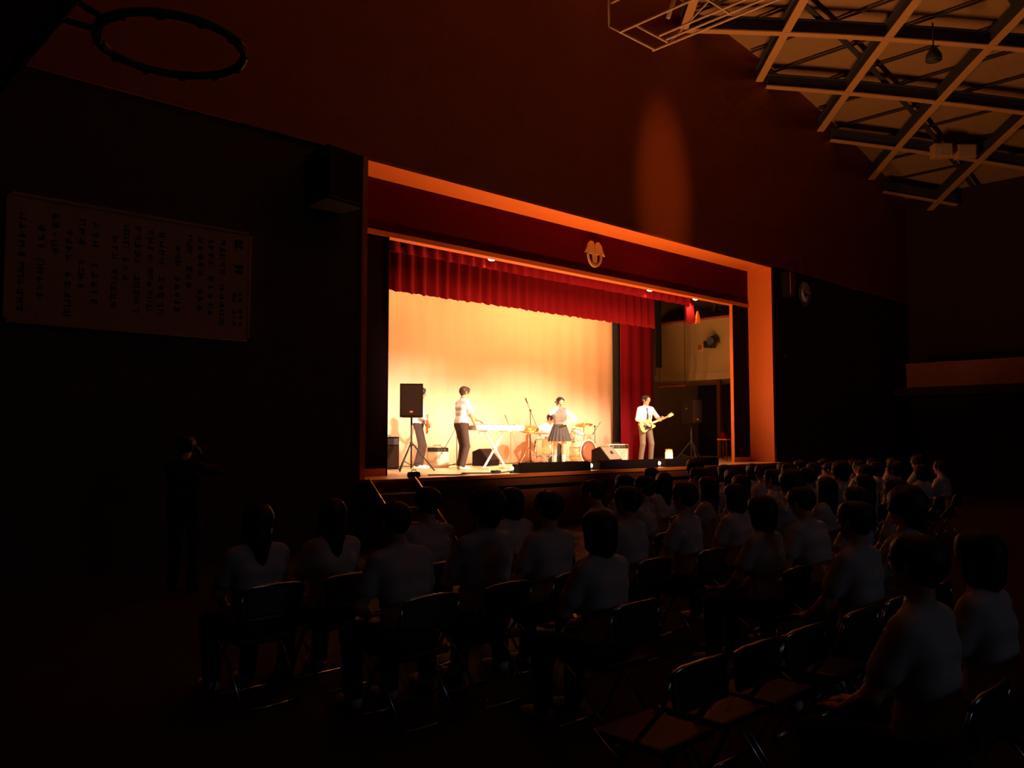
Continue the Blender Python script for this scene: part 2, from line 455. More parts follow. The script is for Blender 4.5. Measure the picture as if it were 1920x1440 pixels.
# ================================================================== FIGURES
V = lambda *a: np.array(a, float)
def unit(a): return a / (np.linalg.norm(a) + 1e-9)
def rc(p0, p1, r0, r1, m, k=0.02):
    return (np.array(p0, float), np.array(p1, float), float(r0), float(r1), m, k)
def dist(P, q):
    p0, p1, r0, r1 = q[:4]
    d = p1 - p0; L2 = float(d @ d)
    v = P - p0.astype(P.dtype)
    if L2 < 1e-12:
        return np.sqrt((v * v).sum(-1)) - r0
    t = np.clip((v @ d.astype(P.dtype)) / L2, 0, 1)
    e = v - t[..., None] * d.astype(P.dtype)
    return np.sqrt((e * e).sum(-1)) - (r0 + (r1 - r0) * t)
def field_mesh(name, prims, vox, mats, cuts=()):
    """one continuous surface around blended limbs (surface nets)"""
    lo = np.min([np.minimum(q[0] - q[2], q[1] - q[3]) for q in prims], 0) - 3 * vox
    hi = np.max([np.maximum(q[0] + q[2], q[1] + q[3]) for q in prims], 0) + 3 * vox
    N = np.ceil((hi - lo) / vox).astype(int) + 1
    ax = [np.float32(lo[i]) + np.arange(N[i], dtype=np.float32) * np.float32(vox) for i in range(3)]
    D = np.full(N, 0.15, np.float32)
    def block(q, pad):
        a = np.minimum(q[0] - q[2], q[1] - q[3]) - pad; b = np.maximum(q[0] + q[2], q[1] + q[3]) + pad
        i0 = np.maximum(((a - lo) / vox).astype(int), 0); i1 = np.minimum(((b - lo) / vox).astype(int) + 2, N)
        sl = tuple(slice(i0[i], i1[i]) for i in range(3))
        G = np.stack(np.meshgrid(*[ax[i][sl[i]] for i in range(3)], indexing='ij'), -1)
        return sl, G
    for q in prims:
        sl, G = block(q, 0.07)
        d = dist(G, q); o = D[sl]; k = q[5]
        h = np.maximum(k - np.abs(d - o), 0) / k
        D[sl] = np.minimum(d, o) - h * h * k * 0.25
    for q in cuts:
        sl, G = block(q, 0.0)
        D[sl] = np.maximum(D[sl], -dist(G, q))
    S = D < 0
    C = N - 1
    acc = np.zeros((*C, 3), np.float32); cnt = np.zeros(C, np.float32)
    off = [(a, b, c) for a in (0, 1) for b in (0, 1) for c in (0, 1)]
    for axis in range(3):
        for o in off:
            if o[axis]: continue
            o2 = list(o); o2[axis] = 1
            s0 = tuple(slice(o[i], o[i] + C[i]) for i in range(3)); s1 = tuple(slice(o2[i], o2[i] + C[i]) for i in range(3))
            d0, d1 = D[s0], D[s1]
            mk = (d0 < 0) != (d1 < 0)
            t = np.where(mk, d0 / np.where(mk, d0 - d1, 1), 0)
            for i in range(3):
                acc[..., i] += np.where(mk, o[i] + (t if i == axis else 0), 0)
            cnt += mk
    act = cnt > 0
    idx = np.full(C, -1, np.int64); ii = np.argwhere(act)
    idx[act] = np.arange(len(ii))
    Vt = (ii + acc[act] / cnt[act][:, None]) * vox + lo
    quads = []
    for axis in range(3):
        u, v = [(1, 2), (2, 0), (0, 1)][axis]
        s0 = [slice(None)] * 3; s1 = [slice(None)] * 3
        s0[axis] = slice(0, N[axis] - 1); s1[axis] = slice(1, N[axis])
        a, b = S[tuple(s0)], S[tuple(s1)]
        e = np.argwhere(a != b)
        ok = (e[:, u] > 0) & (e[:, v] > 0) & (e[:, u] < N[u] - 1) & (e[:, v] < N[v] - 1)
        e = e[ok]
        fl = a[tuple(e.T)]
        def g(du, dv):
            q = e.copy(); q[:, u] -= du; q[:, v] -= dv
            return idx[tuple(q.T)]
        Q = np.stack([g(1, 1), g(0, 1), g(0, 0), g(1, 0)], 1)
        Q[~fl] = Q[~fl][:, ::-1]
        quads.append(Q)
    Q = np.concatenate(quads)
    Q = Q[(Q >= 0).all(1)]
    cen = Vt[Q].mean(1).astype(np.float32)
    best = np.full(len(Q), 9.0); mi = np.zeros(len(Q), int)
    names = []
    for q in prims:
        if q[4] not in names: names.append(q[4])
        d = dist(cen, q) - (0.002 if q[4] in ('eye_dark', 'lip') else 0)
        b = d < best
        best[b] = d[b]; mi[b] = names.index(q[4])
    me = bpy.data.meshes.new(name)
    me.from_pydata(Vt.tolist(), [], Q.tolist())
    for nme in names:
        me.materials.append(M[mats.get(nme, nme)])
    me.polygons.foreach_set('material_index', mi)
    me.polygons.foreach_set('use_smooth', [True] * len(Q))
    me.update()
    return me
def ik(a, c, l1, l2, hint):
    d = c - a; L = np.linalg.norm(d)
    if L > (l1 + l2) * 0.995:
        c = a + d / L * (l1 + l2) * 0.995; d = c - a; L = np.linalg.norm(d)
    u = d / L
    x = (l1 * l1 - l2 * l2 + L * L) / (2 * L)
    h = math.sqrt(max(l1 * l1 - x * x, 0))
    p = hint - u * (hint @ u)
    return a + u * x + unit(p) * h, c
def hand(w_, d, n_, thumb, curl, m='skin'):
    """palm, four fingers of different lengths and a thumb leaving the side of the palm"""
    d = unit(d); n_ = unit(n_ - d * (n_ @ d)); s = np.cross(n_, d) * thumb
    out = []
    for j in (-1.5, -0.5, 0.5, 1.5):
        out.append(rc(w_ + d * 0.012 + s * 0.010 * j, w_ + d * 0.085 + s * 0.018 * j, 0.016, 0.0125, m, 0.008))
    for j, L in ((1.5, 0.070), (0.5, 0.080), (-0.5, 0.074), (-1.5, 0.058)):
        b = w_ + d * 0.088 + s * 0.0195 * j
        c1, c2 = curl * 0.55, curl * 1.25
        e = b + (d * math.cos(c1) + n_ * math.sin(c1)) * L * 0.55
        f = e + (d * math.cos(c2) + n_ * math.sin(c2)) * L * 0.45
        out += [rc(b, e, 0.0095, 0.009, m, 0.004), rc(e, f, 0.009, 0.0078, m, 0.004)]
    b = w_ + d * 0.028 + s * 0.030
    e = b + unit(d * 0.7 + s * 0.75 + n_ * 0.25) * 0.042
    f = e + unit(d * 0.85 + s * 0.2 + n_ * 0.5 * (0.4 + curl)) * 0.034
    out += [rc(b, e, 0.013, 0.0105, m, 0.006), rc(e, f, 0.0105, 0.009, m, 0.004)]
    return out
def rotv(v, axis, a):
    axis = unit(axis); c, s = math.cos(a), math.sin(a)
    return v * c + np.cross(axis, v) * s + axis * (axis @ v) * (1 - c)

def figure(name, vox=0.010, h=1.0, pelvis=(0, 0, 0.93), lean=0, side_lean=0, head_yaw=0, head_pitch=0, twist=0,
           footL=(-0.11, 0.03, 0.09), footR=(0.11, 0.0, 0.09), toeL=(0, 1, 0), toeR=(0, 1, 0), knee=(0, 1, 0.15), knee_out=0.12,
           handL=None, handR=None, elbowL=(-0.6, -0.6, -0.5), elbowR=(0.6, -0.6, -0.5),
           fingL=(0, 0.3, -1), fingR=(0, 0.3, -1), palmL=(1, 0, 0), palmR=(-1, 0, 0), curl=0.6, curlL=None, curlR=None,
           top='shirt_white', bottom='trousers_brown', sleeve='short', sleeve_mat=None, shoe='shoe_dark',
           bare_legs=False, sock=None, style='short', slim=1.0, mats=None):
    mats = dict(mats or {})
    P = V(*pelvis)
    F = V(0, 1, 0); Rg = V(1, 0, 0); U = V(0, 0, 1)
    S = unit(rotv(rotv(U, Rg, -R(lean)), F, R(side_lean)))
    Rt = rotv(Rg, U, R(twist)); Ft = unit(np.cross(S, Rt)); Rt = np.cross(Ft, S)
    sm = sleeve_mat or top
    b = []
    hp = P
    b += [rc(hp - Rg * .075, hp + Rg * .075, .115 * slim, .115 * slim, bottom, .03),
          rc(hp + S * .13 - Rt * .06, hp + S * .13 + Rt * .06, .105 * slim, .105 * slim, top, .03),
          rc(hp + S * .06 - Rg * .068, hp + S * .06 + Rg * .068, .118 * slim, .118 * slim, top, .03),
          rc(hp + S * .24 - Rt * .07, hp + S * .24 + Rt * .07, .108 * slim, .108 * slim, top, .03),
          rc(hp + S * .35 - Rt * .085, hp + S * .35 + Rt * .085, .112 * slim, .112 * slim, top, .03),
          rc(hp + S * .45 - Rt * .13 - Ft * .01, hp + S * .45 + Rt * .13 - Ft * .01, .07, .07, top, .04),
          rc(hp + S * .47 - Rt * .06, hp + S * .51 - Ft * .005, .07, .058, top, .03),
          rc(hp + S * .47 + Rt * .06, hp + S * .51 - Ft * .005, .07, .058, top, .03)]
    nk = hp + S * .52 - Ft * .005
    Fh = rotv(unit(V(Ft[0], Ft[1], 0)), U, R(head_yaw)); Rh = unit(np.cross(Fh, U))
    Fh = rotv(Fh, Rh, R(head_pitch)); Uh = np.cross(Rh, Fh)
    Su = unit(S * .6 + Uh * .4)
    C = nk + Su * .075 + Uh * .085 + Fh * .012
    b += [rc(nk, C - Uh * .05 - Fh * .015, .055, .052, 'skin', .02)]
    b += [rc(C - Fh * .022 + Uh * .025, C + Fh * .022 + Uh * .022, .086, .082, 'skin', .02),
          rc(C + Fh * .025 - Uh * .01, C + Fh * .048 - Uh * .078, .070, .040, 'skin', .03),
          rc(C + Fh * .094 + Uh * .012, C + Fh * .113 - Uh * .024, .009, .0125, 'skin', .012),
          rc(C + Fh * .090 - Rh * .05 + Uh * .032, C + Fh * .097 + Uh * .034, .010, .010, 'skin', .012),
          rc(C + Fh * .090 + Rh * .05 + Uh * .032, C + Fh * .097 + Uh * .034, .010, .010, 'skin', .012),
          rc(C + Fh * .090 - Rh * .018 - Uh * .056, C + Fh * .090 + Rh * .018 - Uh * .056, .0065, .0065, 'lip', .006)]
    for s in (-1, 1):
        b += [rc(C + Rh * s * .085 + Uh * .012, C + Rh * s * .090 - Uh * .022 + Fh * .006, .017, .012, 'skin', .01),
              rc(C + Rh * s * .031 + Fh * .0885 + Uh * .010, C + Rh * s * .040 + Fh * .0865 + Uh * .010, .0075, .007, 'eye_dark', .004)]
    # arms
    jn = {}
    for s, ht, el, fd, pn, cu in ((-1, handL, elbowL, fingL, palmL, curlL), (1, handR, elbowR, fingR, palmR, curlR)):
        sh = hp + S * .445 + Rt * s * .172
        tgt = V(*ht) if ht is not None else sh + V(s * .06, .05, -.52)
        e, wv = ik(sh, tgt, .285, .255, V(*el))
        jn['shoulderL' if s < 0 else 'shoulderR'] = sh; jn['wristL' if s < 0 else 'wristR'] = wv
        if sleeve == 'short':
            mid = sh + (e - sh) * .62
            b += [rc(sh, mid, .066, .066, sm, .03), rc(mid, e, .043, .042, 'skin', .012), rc(e, wv, .042, .028, 'skin', .015)]
        elif sleeve == 'rolled':
            mid = e + (wv - e) * .30
            b += [rc(sh, e, .066, .056, sm, .03), rc(e, mid, .056, .052, sm, .02), rc(mid, wv, .038, .028, 'skin', .01)]
        else:
            b += [rc(sh, e, .064, .054, sm, .03), rc(e, wv - unit(wv - e) * .01, .054, .042, sm, .02), rc(wv - unit(wv - e) * .02, wv, .028, .027, 'skin', .01)]
        b += hand(wv, V(*fd), V(*pn), -s if False else s * -1, curl if cu is None else cu)
    # legs
    for s, ft, toe in ((-1, footL, toeL), (1, footR, toeR)):
        hj = hp + Rg * s * .088 - U * .04
        kn, an = ik(hj, V(*ft), .415, .405, V(*knee) + Rg * s * knee_out)
        t = unit(V(*toe))
        if bare_legs:
            b += [rc(hj, kn, .082, .056, 'skin', .03), rc(kn, kn + (an - kn) * .45, .054, .052, 'skin', .02)]
            sk = sock or 'skin'
            b += [rc(kn + (an - kn) * .45, an, .050, .036, sk, .02)]
        else:
            b += [rc(hj, kn, .092 * slim, .072, bottom, .03), rc(kn, an + U * .01, .071, .062, bottom, .02)]
        b += [rc(an - U * .045 - t * .03, an - U * .05 + t * .09, .042, .040, shoe, .015), rc(an - U * .05 + t * .09, an - U * .058 + t * .17, .040, .030, shoe, .015),
              rc(an, an - U * .04, .042, .042, shoe, .01)]
    hb = []
    cuts = [rc(C + Fh * .125 - Uh * .005, C + Fh * .12 - Uh * .14, .088, .10, 'x')]
    hair = 'hair'
    hb += [rc(C - Fh * .025 + Uh * .030, C + Fh * .022 + Uh * .032, .100, .094, hair, .02)]
    if style == 'short':
        hb += [rc(C - Fh * .045 + Uh * .0, C - Fh * .035 - Uh * .045, .072, .050, hair, .02),
               rc(C + Fh * .035 + Uh * .088 - Rh * .04, C + Fh * .06 + Uh * .075 + Rh * .03, .030, .026, hair, .02)]
    elif style == 'bushy':
        for i in range(60):
            a = i * 2.399963; zc = 1 - 1.55 * (i + .5) / 60; rr_ = math.sqrt(1 - zc * zc)
            q = C - Fh * .012 + Uh * .025 + ((Fh * math.cos(a) + Rh * math.sin(a)) * rr_ + Uh * zc) * .098
            hb += [rc(q, q, .026 + .006 * math.sin(i * 1.7), .026, hair, .03)]
        hb += [rc(C - Fh * .05, C - Fh * .05 - Uh * .07, .085, .065, hair, .02)]
    elif style == 'bob':
        hb += [rc(C - Fh * .04 + Uh * .01, C - Fh * .04 - Uh * .09, .088, .086, hair, .02),
               rc(C + Fh * .01 - Rh * .075, C + Fh * .0 - Rh * .075 - Uh * .10, .035, .03, hair, .02),
               rc(C + Fh * .01 + Rh * .075, C + Fh * .0 + Rh * .075 - Uh * .10, .035, .03, hair, .02)]
    elif style == 'long':
        hb += [rc(C - Fh * .04 + Uh * .01, C - Fh * .06 - Uh * .14, .088, .080, hair, .03), rc(C - Fh * .06 - Uh * .12, C - Fh * .09 - Uh * .30, .080, .050, hair, .02),
               rc(C + Fh * .01 - Rh * .075, C - Fh * .0 - Rh * .085 - Uh * .17, .033, .022, hair, .02),
               rc(C + Fh * .01 + Rh * .075, C - Fh * .0 + Rh * .085 - Uh * .17, .033, .022, hair, .02)]
    elif style == 'ponytail':
        hb += [rc(C - Fh * .045 + Uh * .0, C - Fh * .035 - Uh * .04, .072, .050, hair, .02), rc(C - Fh * .12 + Uh * .06, C - Fh * .16 - Uh * .02, .035, .040, hair, .02),
               rc(C - Fh * .16 - Uh * .02, C - Fh * .14 - Uh * .17, .040, .014, hair, .02)]
    sc = lambda L: [(q[0] * h, q[1] * h, q[2] * h, q[3] * h, q[4], q[5]) for q in L]
    body = field_mesh(name + '_body', sc(b), vox, mats)
    hairm = field_mesh(name + '_hair', sc(hb), vox, mats, sc(cuts))
    jn.update(head=C * h, face=Fh, right=Rh, up=Uh, chest=(hp + S * .35) * h, F=Ft, S=S, R=Rt, pelvis=hp * h)
    return body, hairm, jn
def face_dir(fx, fy): return math.atan2(-fx, fy)
def person(label, loc, rz, fig, group=None, cat='person'):
    body, hairm, jn = fig
    t = thing('person', label, cat, loc, rz, group)
    link('body', body, t); link('hair', hairm, t)
    return t

# ================================================================== CURTAINS AND STAGE FITTINGS
def curtain(name, mkey, x0, x1, y, z0, z1, per, amp, label, cat, group=None, seed=1, scallop=0.0, axis='x', th=0.012, taper=0.0, hem=0.0):
    rnd = random.Random(seed)
    n = int((x1 - x0) / per * 8) + 1
    ph = 0; cols = []
    for i in range(n + 1):
        t = i / n
        ph += 2 * math.pi / 8 * (1 + rnd.uniform(-.25, .25))
        cols.append((x0 + (x1 - x0) * t, math.sin(ph), rnd.uniform(-1, 1)))
    rows = 6
    vs = []
    for side in (0, 1):
        for (x, s, j) in cols:
            for k in range(rows + 1):
                f = k / rows
                a = amp * (0.55 + 0.45 * f)
                zz = z1 + (z0 - z1) * f
                if k == rows: zz += scallop * (s * .5 + j * .3)
                yy = y + a * s + (th if side else 0)
                p = (x, yy, zz) if axis == 'x' else (yy, x, zz)
                vs.append(p)
    m = rows + 1; N = (n + 1) * m
    fs = []
    for i in range(n):
        for k in range(rows):
            a = i * m + k
            fs.append((a, a + 1, a + m + 1, a + m)); fs.append((N + a, N + a + m, N + a + m + 1, N + a + 1))
        a = i * m + rows
        fs.append((a, N + a, N + a + m, a + m)); a = i * m
        fs.append((a, a + m, N + a + m, N + a))
    for i in (0, n):
        for k in range(rows):
            a = i * m + k
            fs.append((a, N + a, N + a + 1, a + 1) if i == 0 else (a, a + 1, N + a + 1, N + a))
    mb = MB(); mb.add(vs, fs, None, True)
    return mb.build(name, mkey, label=label, cat=cat, group=group)

curtain('backdrop_curtain', 'backdrop', 1.4, 11.11, 4.0, ZS + 0.02, 8.0, 0.55, 0.012, 'tall pale cream backdrop curtain lit behind the band', 'curtain', seed=3)
curtain('border_curtain', 'velvet', 0.95, 11.0, 1.2, 5.17, 8.0, 0.30, 0.055, 'short upper red velvet border curtain just behind the wooden rail', 'curtain', seed=5, scallop=0.035)
curtain('border_curtain', 'velvet', 1.2, 10.46, 2.0, 4.60, 8.0, 0.30, 0.060, 'longer lower red velvet border curtain with scalloped hem above backdrop', 'curtain', seed=8, scallop=0.045)
curtain('leg_curtain', 'velvet', 10.95, 12.45, 3.6, ZS + 0.02, 8.0, 0.5, 0.03, 'dark red floor-length side curtain behind the guitarist', 'curtain', seed=9)
curtain('masking_cloth', 'black_cloth', 10.95, 11.35, 3.85, ZS + 0.02, 8.0, 0.3, 0.02, 'narrow black masking cloth between backdrop and red side curtain', 'curtain', seed=10)  # black sheet stands in for the shade in the gap
curtain('masking_cloth', 'black_cloth', 13.42, 13.68, 4.2, 3.86, 8.0, 0.2, 0.02, 'short black cloth strip hanging beside the cream loft wall', 'curtain', seed=11)
t = thing('tied_curtain', 'red curtain end hanging down beside the rightmost lit stage lamp', 'curtain', (10.85, 1.25, 4.70))
mb = MB()
mb.prism([(-.22, 3.3), (.16, 3.3), (.20, .35), (.30, .06), (.05, 0), (-.12, .02), (-.16, .5)], 0.05, TR((0, 0, 0), R(90)))
mb.build('cloth', 'velvet', t)
MB().prism([(.24, .02), (.47, .06), (.40, .33), (.34, .36)], 0.04, TR((0, -.03, 0), R(90))).build('turned_hem', 'trim_wood', t)  # orange material paints the stage light on the folds

# pelmet with wooden rail and the gold crest
t = thing('pelmet', 'dark red velvet pelmet with wooden bottom rail across the stage top', 'pelmet', (W / 2, 0.72, 5.28))
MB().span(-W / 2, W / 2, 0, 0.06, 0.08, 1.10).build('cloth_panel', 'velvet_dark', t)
MB().span(-W / 2, W / 2, -0.03, 0.16, 0, 0.09).build('bottom_rail', 'trim_wood', t)
t = thing('school_crest', 'gold crest with winged dome over an oval ring on the pelmet', 'emblem', (6.465, 0.70, 5.50))
E90 = TR((0, 0, 0), R(90))
def arc(cx, cy, rx, ry, a0, a1, n=14): return [(cx + rx * math.cos(R(a0 + (a1 - a0) * i / n)), cy + ry * math.sin(R(a0 + (a1 - a0) * i / n))) for i in range(n + 1)]
for s in (-1, 1):
    pl = [(s * .008, .50), (s * .05, .575), (s * .14, .585), (s * .23, .51), (s * .275, .40), (s * .345, .29), (s * .24, .31), (s * .12, .29), (s * .008, .30)]
    if s > 0: pl = pl[::-1]
    MB().prism(pl, 0.03, E90).build('wing', 'gold', t)
outer = arc(0, .29, .25, .29, 180, 360); inner = arc(0, .29, .195, .23, 360, 180)
MB().prism(outer + inner, 0.03, E90).build('oval_ring', 'gold', t)
MB().prism([(-.07, .06), (.07, .06), (.085, .28), (.05, .33), (-.05, .33), (-.085, .28)], 0.025, E90).build('centre_shield', 'gold', t)

# front border lamps on a pipe behind the pelmet
pipe_t = thing('lamp_pipe', 'steel pipe carrying the stage lamps behind the pelmet', 'pipe', (W / 2, 1.0, 5.655))
MB().cyl((-5.4, 0, 0), (5.4, 0, 0), 0.025).build('tube', 'black_metal', pipe_t)
mb = MB()
for x in (-5.2, -2.6, 0, 2.6, 5.2): mb.cyl((x, 0, 0), (x, 0, 2.36), 0.008, n=6)
mb.build('hangers', 'black_metal', pipe_t)
LAMPS = [(2.70, 0, 'first dim stage lamp from the left under the wooden rail'), (3.66, 1, 'brightly lit stage lamp under the rail, leftmost of the lit ones'),
         (5.63, 0, 'dim stage lamp left of the middle of the rail'), (6.30, 0, 'dim stage lamp below the gold crest'), (8.15, 0, 'dim stage lamp just left of the middle lit lamp'),
         (8.90, 1, 'brightly lit stage lamp, second of the three lit ones'), (10.85, 1, 'brightly lit stage lamp nearest the right jamb')]
for x, lit, lab in LAMPS:
    t = thing('stage_lamp', lab, 'stage lamp', (x, 1.0, 5.335), 0, 'lamps under the rail')
    aim = Vector((-0.30, -0.38, -0.87)).normalized() if lit else Vector((0.1, 0.5, -0.85)).normalized()
    c = Vector((0, 0, 0.03))
    MB().cyl(c - aim * 0.16, c + aim * 0.02, 0.06, 0.095, 16).build('housing', 'black_metal', t)
    MB().cyl(c + aim * 0.015, c + aim * 0.028, 0.085, 0.085, 16).build('lens', 'lens_lit' if lit else 'lens_off', t)
    MB().tube([(-.1, 0, .02), (-.1, 0, .2), (0, 0, .30), (.1, 0, .2), (.1, 0, .02)], 0.008, 6).build('yoke', 'black_metal', t)
    if lit:
        lamp('SPOT', 'lamp_light', t, (0, 0.1, -0.12), P_BORDER, TUNGSTEN, target=(0.0, 0.25, -1), spot_size=R(130), spot_blend=0.6, shadow_soft_size=0.08)
# border light behind the second border curtain washing the backdrop
t = thing('border_light', 'long black border light trough hung behind the red border curtains', 'stage lamp', (6.0, 2.75, 5.55))
MB().span(-4.6, 4.6, -.10, .10, 0.0, .22).build('trough', 'black_metal', t)
for i in range(2):
    lamp('AREA', 'wash_light', t, (-2.3 + 4.6 * i, 0.02, -0.03), P_REAR * (0.62, 1.40)[i], TUNGSTEN, target=(0, 0.42, -1), shape='RECTANGLE', size=4.4, size_y=0.14)
mb = MB()
for x in (-4.2, 0, 4.2): mb.cyl((x, 0, .22), (x, 0, 2.46), 0.01, n=6)
mb.build('hangers', 'black_metal', t)

# spotlights hung in the hall, aimed at the players, plus one added for the wall streak
def hall_spot(label, loc, aim, power, col, size, blend, radius, scale=None):
    t = thing('hall_spotlight', label, 'spotlight', loc)
    d = (Vector(aim) - Vector(loc)).normalized()
    MB().cyl(-d * 0.45, d * 0.05, 0.10, 0.15, 16).build('barrel', 'black_metal', t)
    MB().cyl(d * 0.03, d * 0.06, 0.13, 0.13, 16).build('lens', 'lens_lit', t)
    zt = roof(loc[0]) - loc[2] + 0.1
    MB().cyl((0, 0, 0.05), (0, 0, zt), 0.02, n=8).build('hanger', 'black_metal', t)
    lamp('SPOT', 'beam', t, d * 0.12, power, col, target=d, spot_size=size, spot_blend=blend, shadow_soft_size=radius, scale=scale)
hall_spot('black spotlight high in the hall aimed at the keyboard player', (1.5, -10.5, 10.2), (3.7, 2.2, 1.75), P_FRONT, FRONT_COL, R(19), 0.75, 0.30, (1.3, 1, 1))
hall_spot('black spotlight high in the hall aimed at the singer and drums', (6.4, -10.5, 10.4), (7.4, 2.2, 1.75), P_FRONT, FRONT_COL, R(19), 0.75, 0.30, (1.5, 1, 1))
hall_spot('black spotlight high in the hall aimed at the guitarist', (11.5, -10.5, 10.2), (10.2, 2.2, 1.95), P_FRONT * .6, FRONT_COL, R(14), 0.8, 0.25)
hall_spot('black spotlight high in the hall spilling on the upper wall', (6.5, -11.5, 10.3), (8.15, 0.0, 7.5), P_STREAK, (1.0, 0.45, 0.08), R(25), 1.0, 0.12, (0.50, 1.0, 1))  # added lamp; its squeezed cone imitates the vertical glow on the wall

# footlights: black troughs along the stage edge
def footlight(x0, x1, label):
    t = thing('footlight', label, 'footlight', ((x0 + x1) / 2, -0.10, ZS), 0, 'footlights along the stage edge')
    L = x1 - x0
    poly = [(-.13, 0), (.13, 0), (.13, .05), (.02, .05), (-.03, .19), (-.07, .19)]
    mb = MB().prism([(a, b) for a, b in poly], L, Matrix.Translation((-L / 2, 0, 0)) @ Matrix(((0, 0, 1, 0), (1, 0, 0, 0), (0, 1, 0, 0), (0, 0, 0, 1))))
    mb.build('hood', 'black_paint', t)
    for s in (-1, 1): MB().span(s * L / 2 - .01, s * L / 2 + .01, -.12, .12, 0, .17).build('end_plate', 'black_paint', t)
    k = 5
    for i in range(k):
        x = -L / 2 + L * (i + .5) / k
        MB().cyl((x, 0.06, .05), (x, 0.06, .09), 0.03, 0.03, 10).build('bulb', 'lens_lit', t)
    for s in (-1, 1):
        x = s * (L / 2 + .10)
        MB().lathe([(.05, 0), (.05, .03), (.02, .04), (.02, .06)], 14, Matrix.Translation((x, .03, 0))).build('end_socket', 'black_metal', t)
        MB().lathe([(.012, .05), (.024, .07), (.028, .095), (.018, .12), (.004, .128)], 14, Matrix.Translation((x, .03, 0))).build('end_bulb', 'lens_lit', t)
    lamp('AREA', 'foot_light', t, (0, 0.075, 0.11), P_FOOT, TUNGSTEN, target=(0, 0.12, 1), shape='RECTANGLE', size=L * .92, size_y=0.08)
footlight(3.31, 5.25, 'black footlight trough in front of the singer and drums')
footlight(5.55, 7.50, 'black footlight trough in front of the floor monitor, middle one')
footlight(7.86, 9.90, 'black footlight trough in front of the guitarist and bright canister')

# bright canister on the footlight in front of the guitarist
t = thing('canister', 'small glowing yellow-green canister with reddish lid by the footlights', 'canister', (8.35, 0.10, ZS))
MB().lathe([(.055, 0), (.06, .02), (.06, .10), (.058, .12)], 20).build('base', 'canister_green', t)
MB().lathe([(.075, .12), (.085, .14), (.085, .32), (.07, .345)], 20).build('jar', 'canister', t)
MB().lathe([(.072, .345), (.078, .35), (.078, .39), (.02, .40)], 20).build('lid', 'canister_lid', t)

t = thing('wing_floodlight', 'black floodlight standing hidden in the left wing', 'floodlight', (1.25, 3.0, ZS))
MB().cyl((0, 0, .02), (0, 0, .55), .018, n=10).build('pole', 'black_metal', t)
MB().lathe([(.18, 0), (.18, .02), (.02, .03)], 20).build('base', 'black_metal', t)
MB().bbox((0, 0, .66), (.16, .24, .24), .02, TR((0, 0, 0), 0, 0, 0)).build('lamp_head', 'black_metal', t)
lamp('SPOT', 'flood_light', t, (.12, .05, .66), P_WING, FRONT_COL, target=(1.0, .50, .06), spot_size=R(95), spot_blend=0.9, shadow_soft_size=0.12)
# steps from the hall up to the stage
t = thing('stage_steps', 'wooden steps leading up to the left end of the stage', 'steps', (0.30, -0.34, 0))
for i in range(4):
    z = ZS - 0.21 * (i + 1)
    MB().span(-.42, .42, -.26 * (i + 1), -.26 * i, z - 0.04, z).build('tread', 'apron_wood', t)
    MB().span(-.42, .42, -.26 * i - .03, -.26 * i - .005, z, z + 0.17).build('riser', 'apron_wood', t)
for s in (-1, 1):
    MB().prism([(0, 0), (-1.10, 0), (-1.10, .10), (0, ZS - 0.02)], 0.04, Matrix.Translation((s * .45 - .02, 0, 0)) @ Matrix(((0, 0, 1, 0), (1, 0, 0, 0), (0, 1, 0, 0), (0, 0, 0, 1)))).build('stringer', 'apron_wood', t)
    MB().tube([(s * .45, 0.0, ZS + .01), (s * .45, -.55, .60), (s * .45, -1.10, .13)], 0.022, 8).build('stringer_edge', 'brass', t)  # brass colour stands in for stage light caught on the edge
MB().span(-.42, .42, -.275, -.25, ZS - 0.225, ZS - 0.205).build('nosing', 'brass', t)  # front edge brightened with brass to imitate caught light
t = thing('foot_roller', 'small black rounded case on the stage edge above the steps', 'case', (0.83, -0.20, ZS))
MB().bbox((0, 0, .05), (.22, .12, .10), .035, None, 3).build('shell', 'black_paint', t)
MB().tube([(-.05, 0, .10), (-.04, 0, .13), (.04, 0, .13), (.05, 0, .10)], .008, 6).build('handle', 'black_metal', t)

# ================================================================== BAND EQUIPMENT
def pa_speaker(label, loc, rz):
    t = thing('pa_speaker', label, 'speaker', loc, rz, 'stage loudspeakers')
    poly = [(-.225, -.20), (.225, -.20), (.15, .19), (-.15, .19)]
    MB().prism(poly, .66).build('cabinet', 'black_paint', t)
    MB().span(-.205, .205, -.215, -.20, .03, .63).build('grille', 'grille', t)
    MB().span(-.03, .03, -.222, -.215, .09, .125).build('badge', 'orange_paint', t)
    MB().bbox((-.16, 0.0, .40), (.06, .12, .05), .012).build('side_grip', 'black_metal', t)
    return t
def tripod(label, loc, h, rz=0):
    t = thing('speaker_stand', label, 'stand', loc, rz, 'tripod speaker stands')
    MB().cyl((0, 0, .06), (0, 0, h), .018).build('pole', 'black_metal', t)
    MB().cyl((0, 0, .50), (0, 0, .58), .032).build('collar', 'black_metal', t)
    MB().cyl((0.0, -.02, .93), (0.06, -.03, .93), .012).build('knob', 'black_metal', t)
    for k in range(3):
        a = R(90 + 120 * k + 15)
        d = Vector((math.cos(a), math.sin(a), 0))
        MB().tube([Vector((0, 0, .54)) + d * .03, Vector((0, 0, .01)) + d * .46], .014, 8).build('leg', 'black_metal', t)
        MB().tube([Vector((0, 0, .12)) + d * .01, Vector((0, 0, .21)) + d * .30], .008, 6).build('brace', 'black_metal', t)
    return t
tripod('black tripod stand under the loudspeaker at the left of the stage', (2.34, 1.9, ZS), 1.08, R(-20))
pa_speaker('black loudspeaker on a tripod hiding the bass player', (2.34, 1.9, 2.11), R(-38))
tripod('black tripod stand under the loudspeaker at the right of the stage', (11.72, 1.8, ZS), 1.05, R(10))
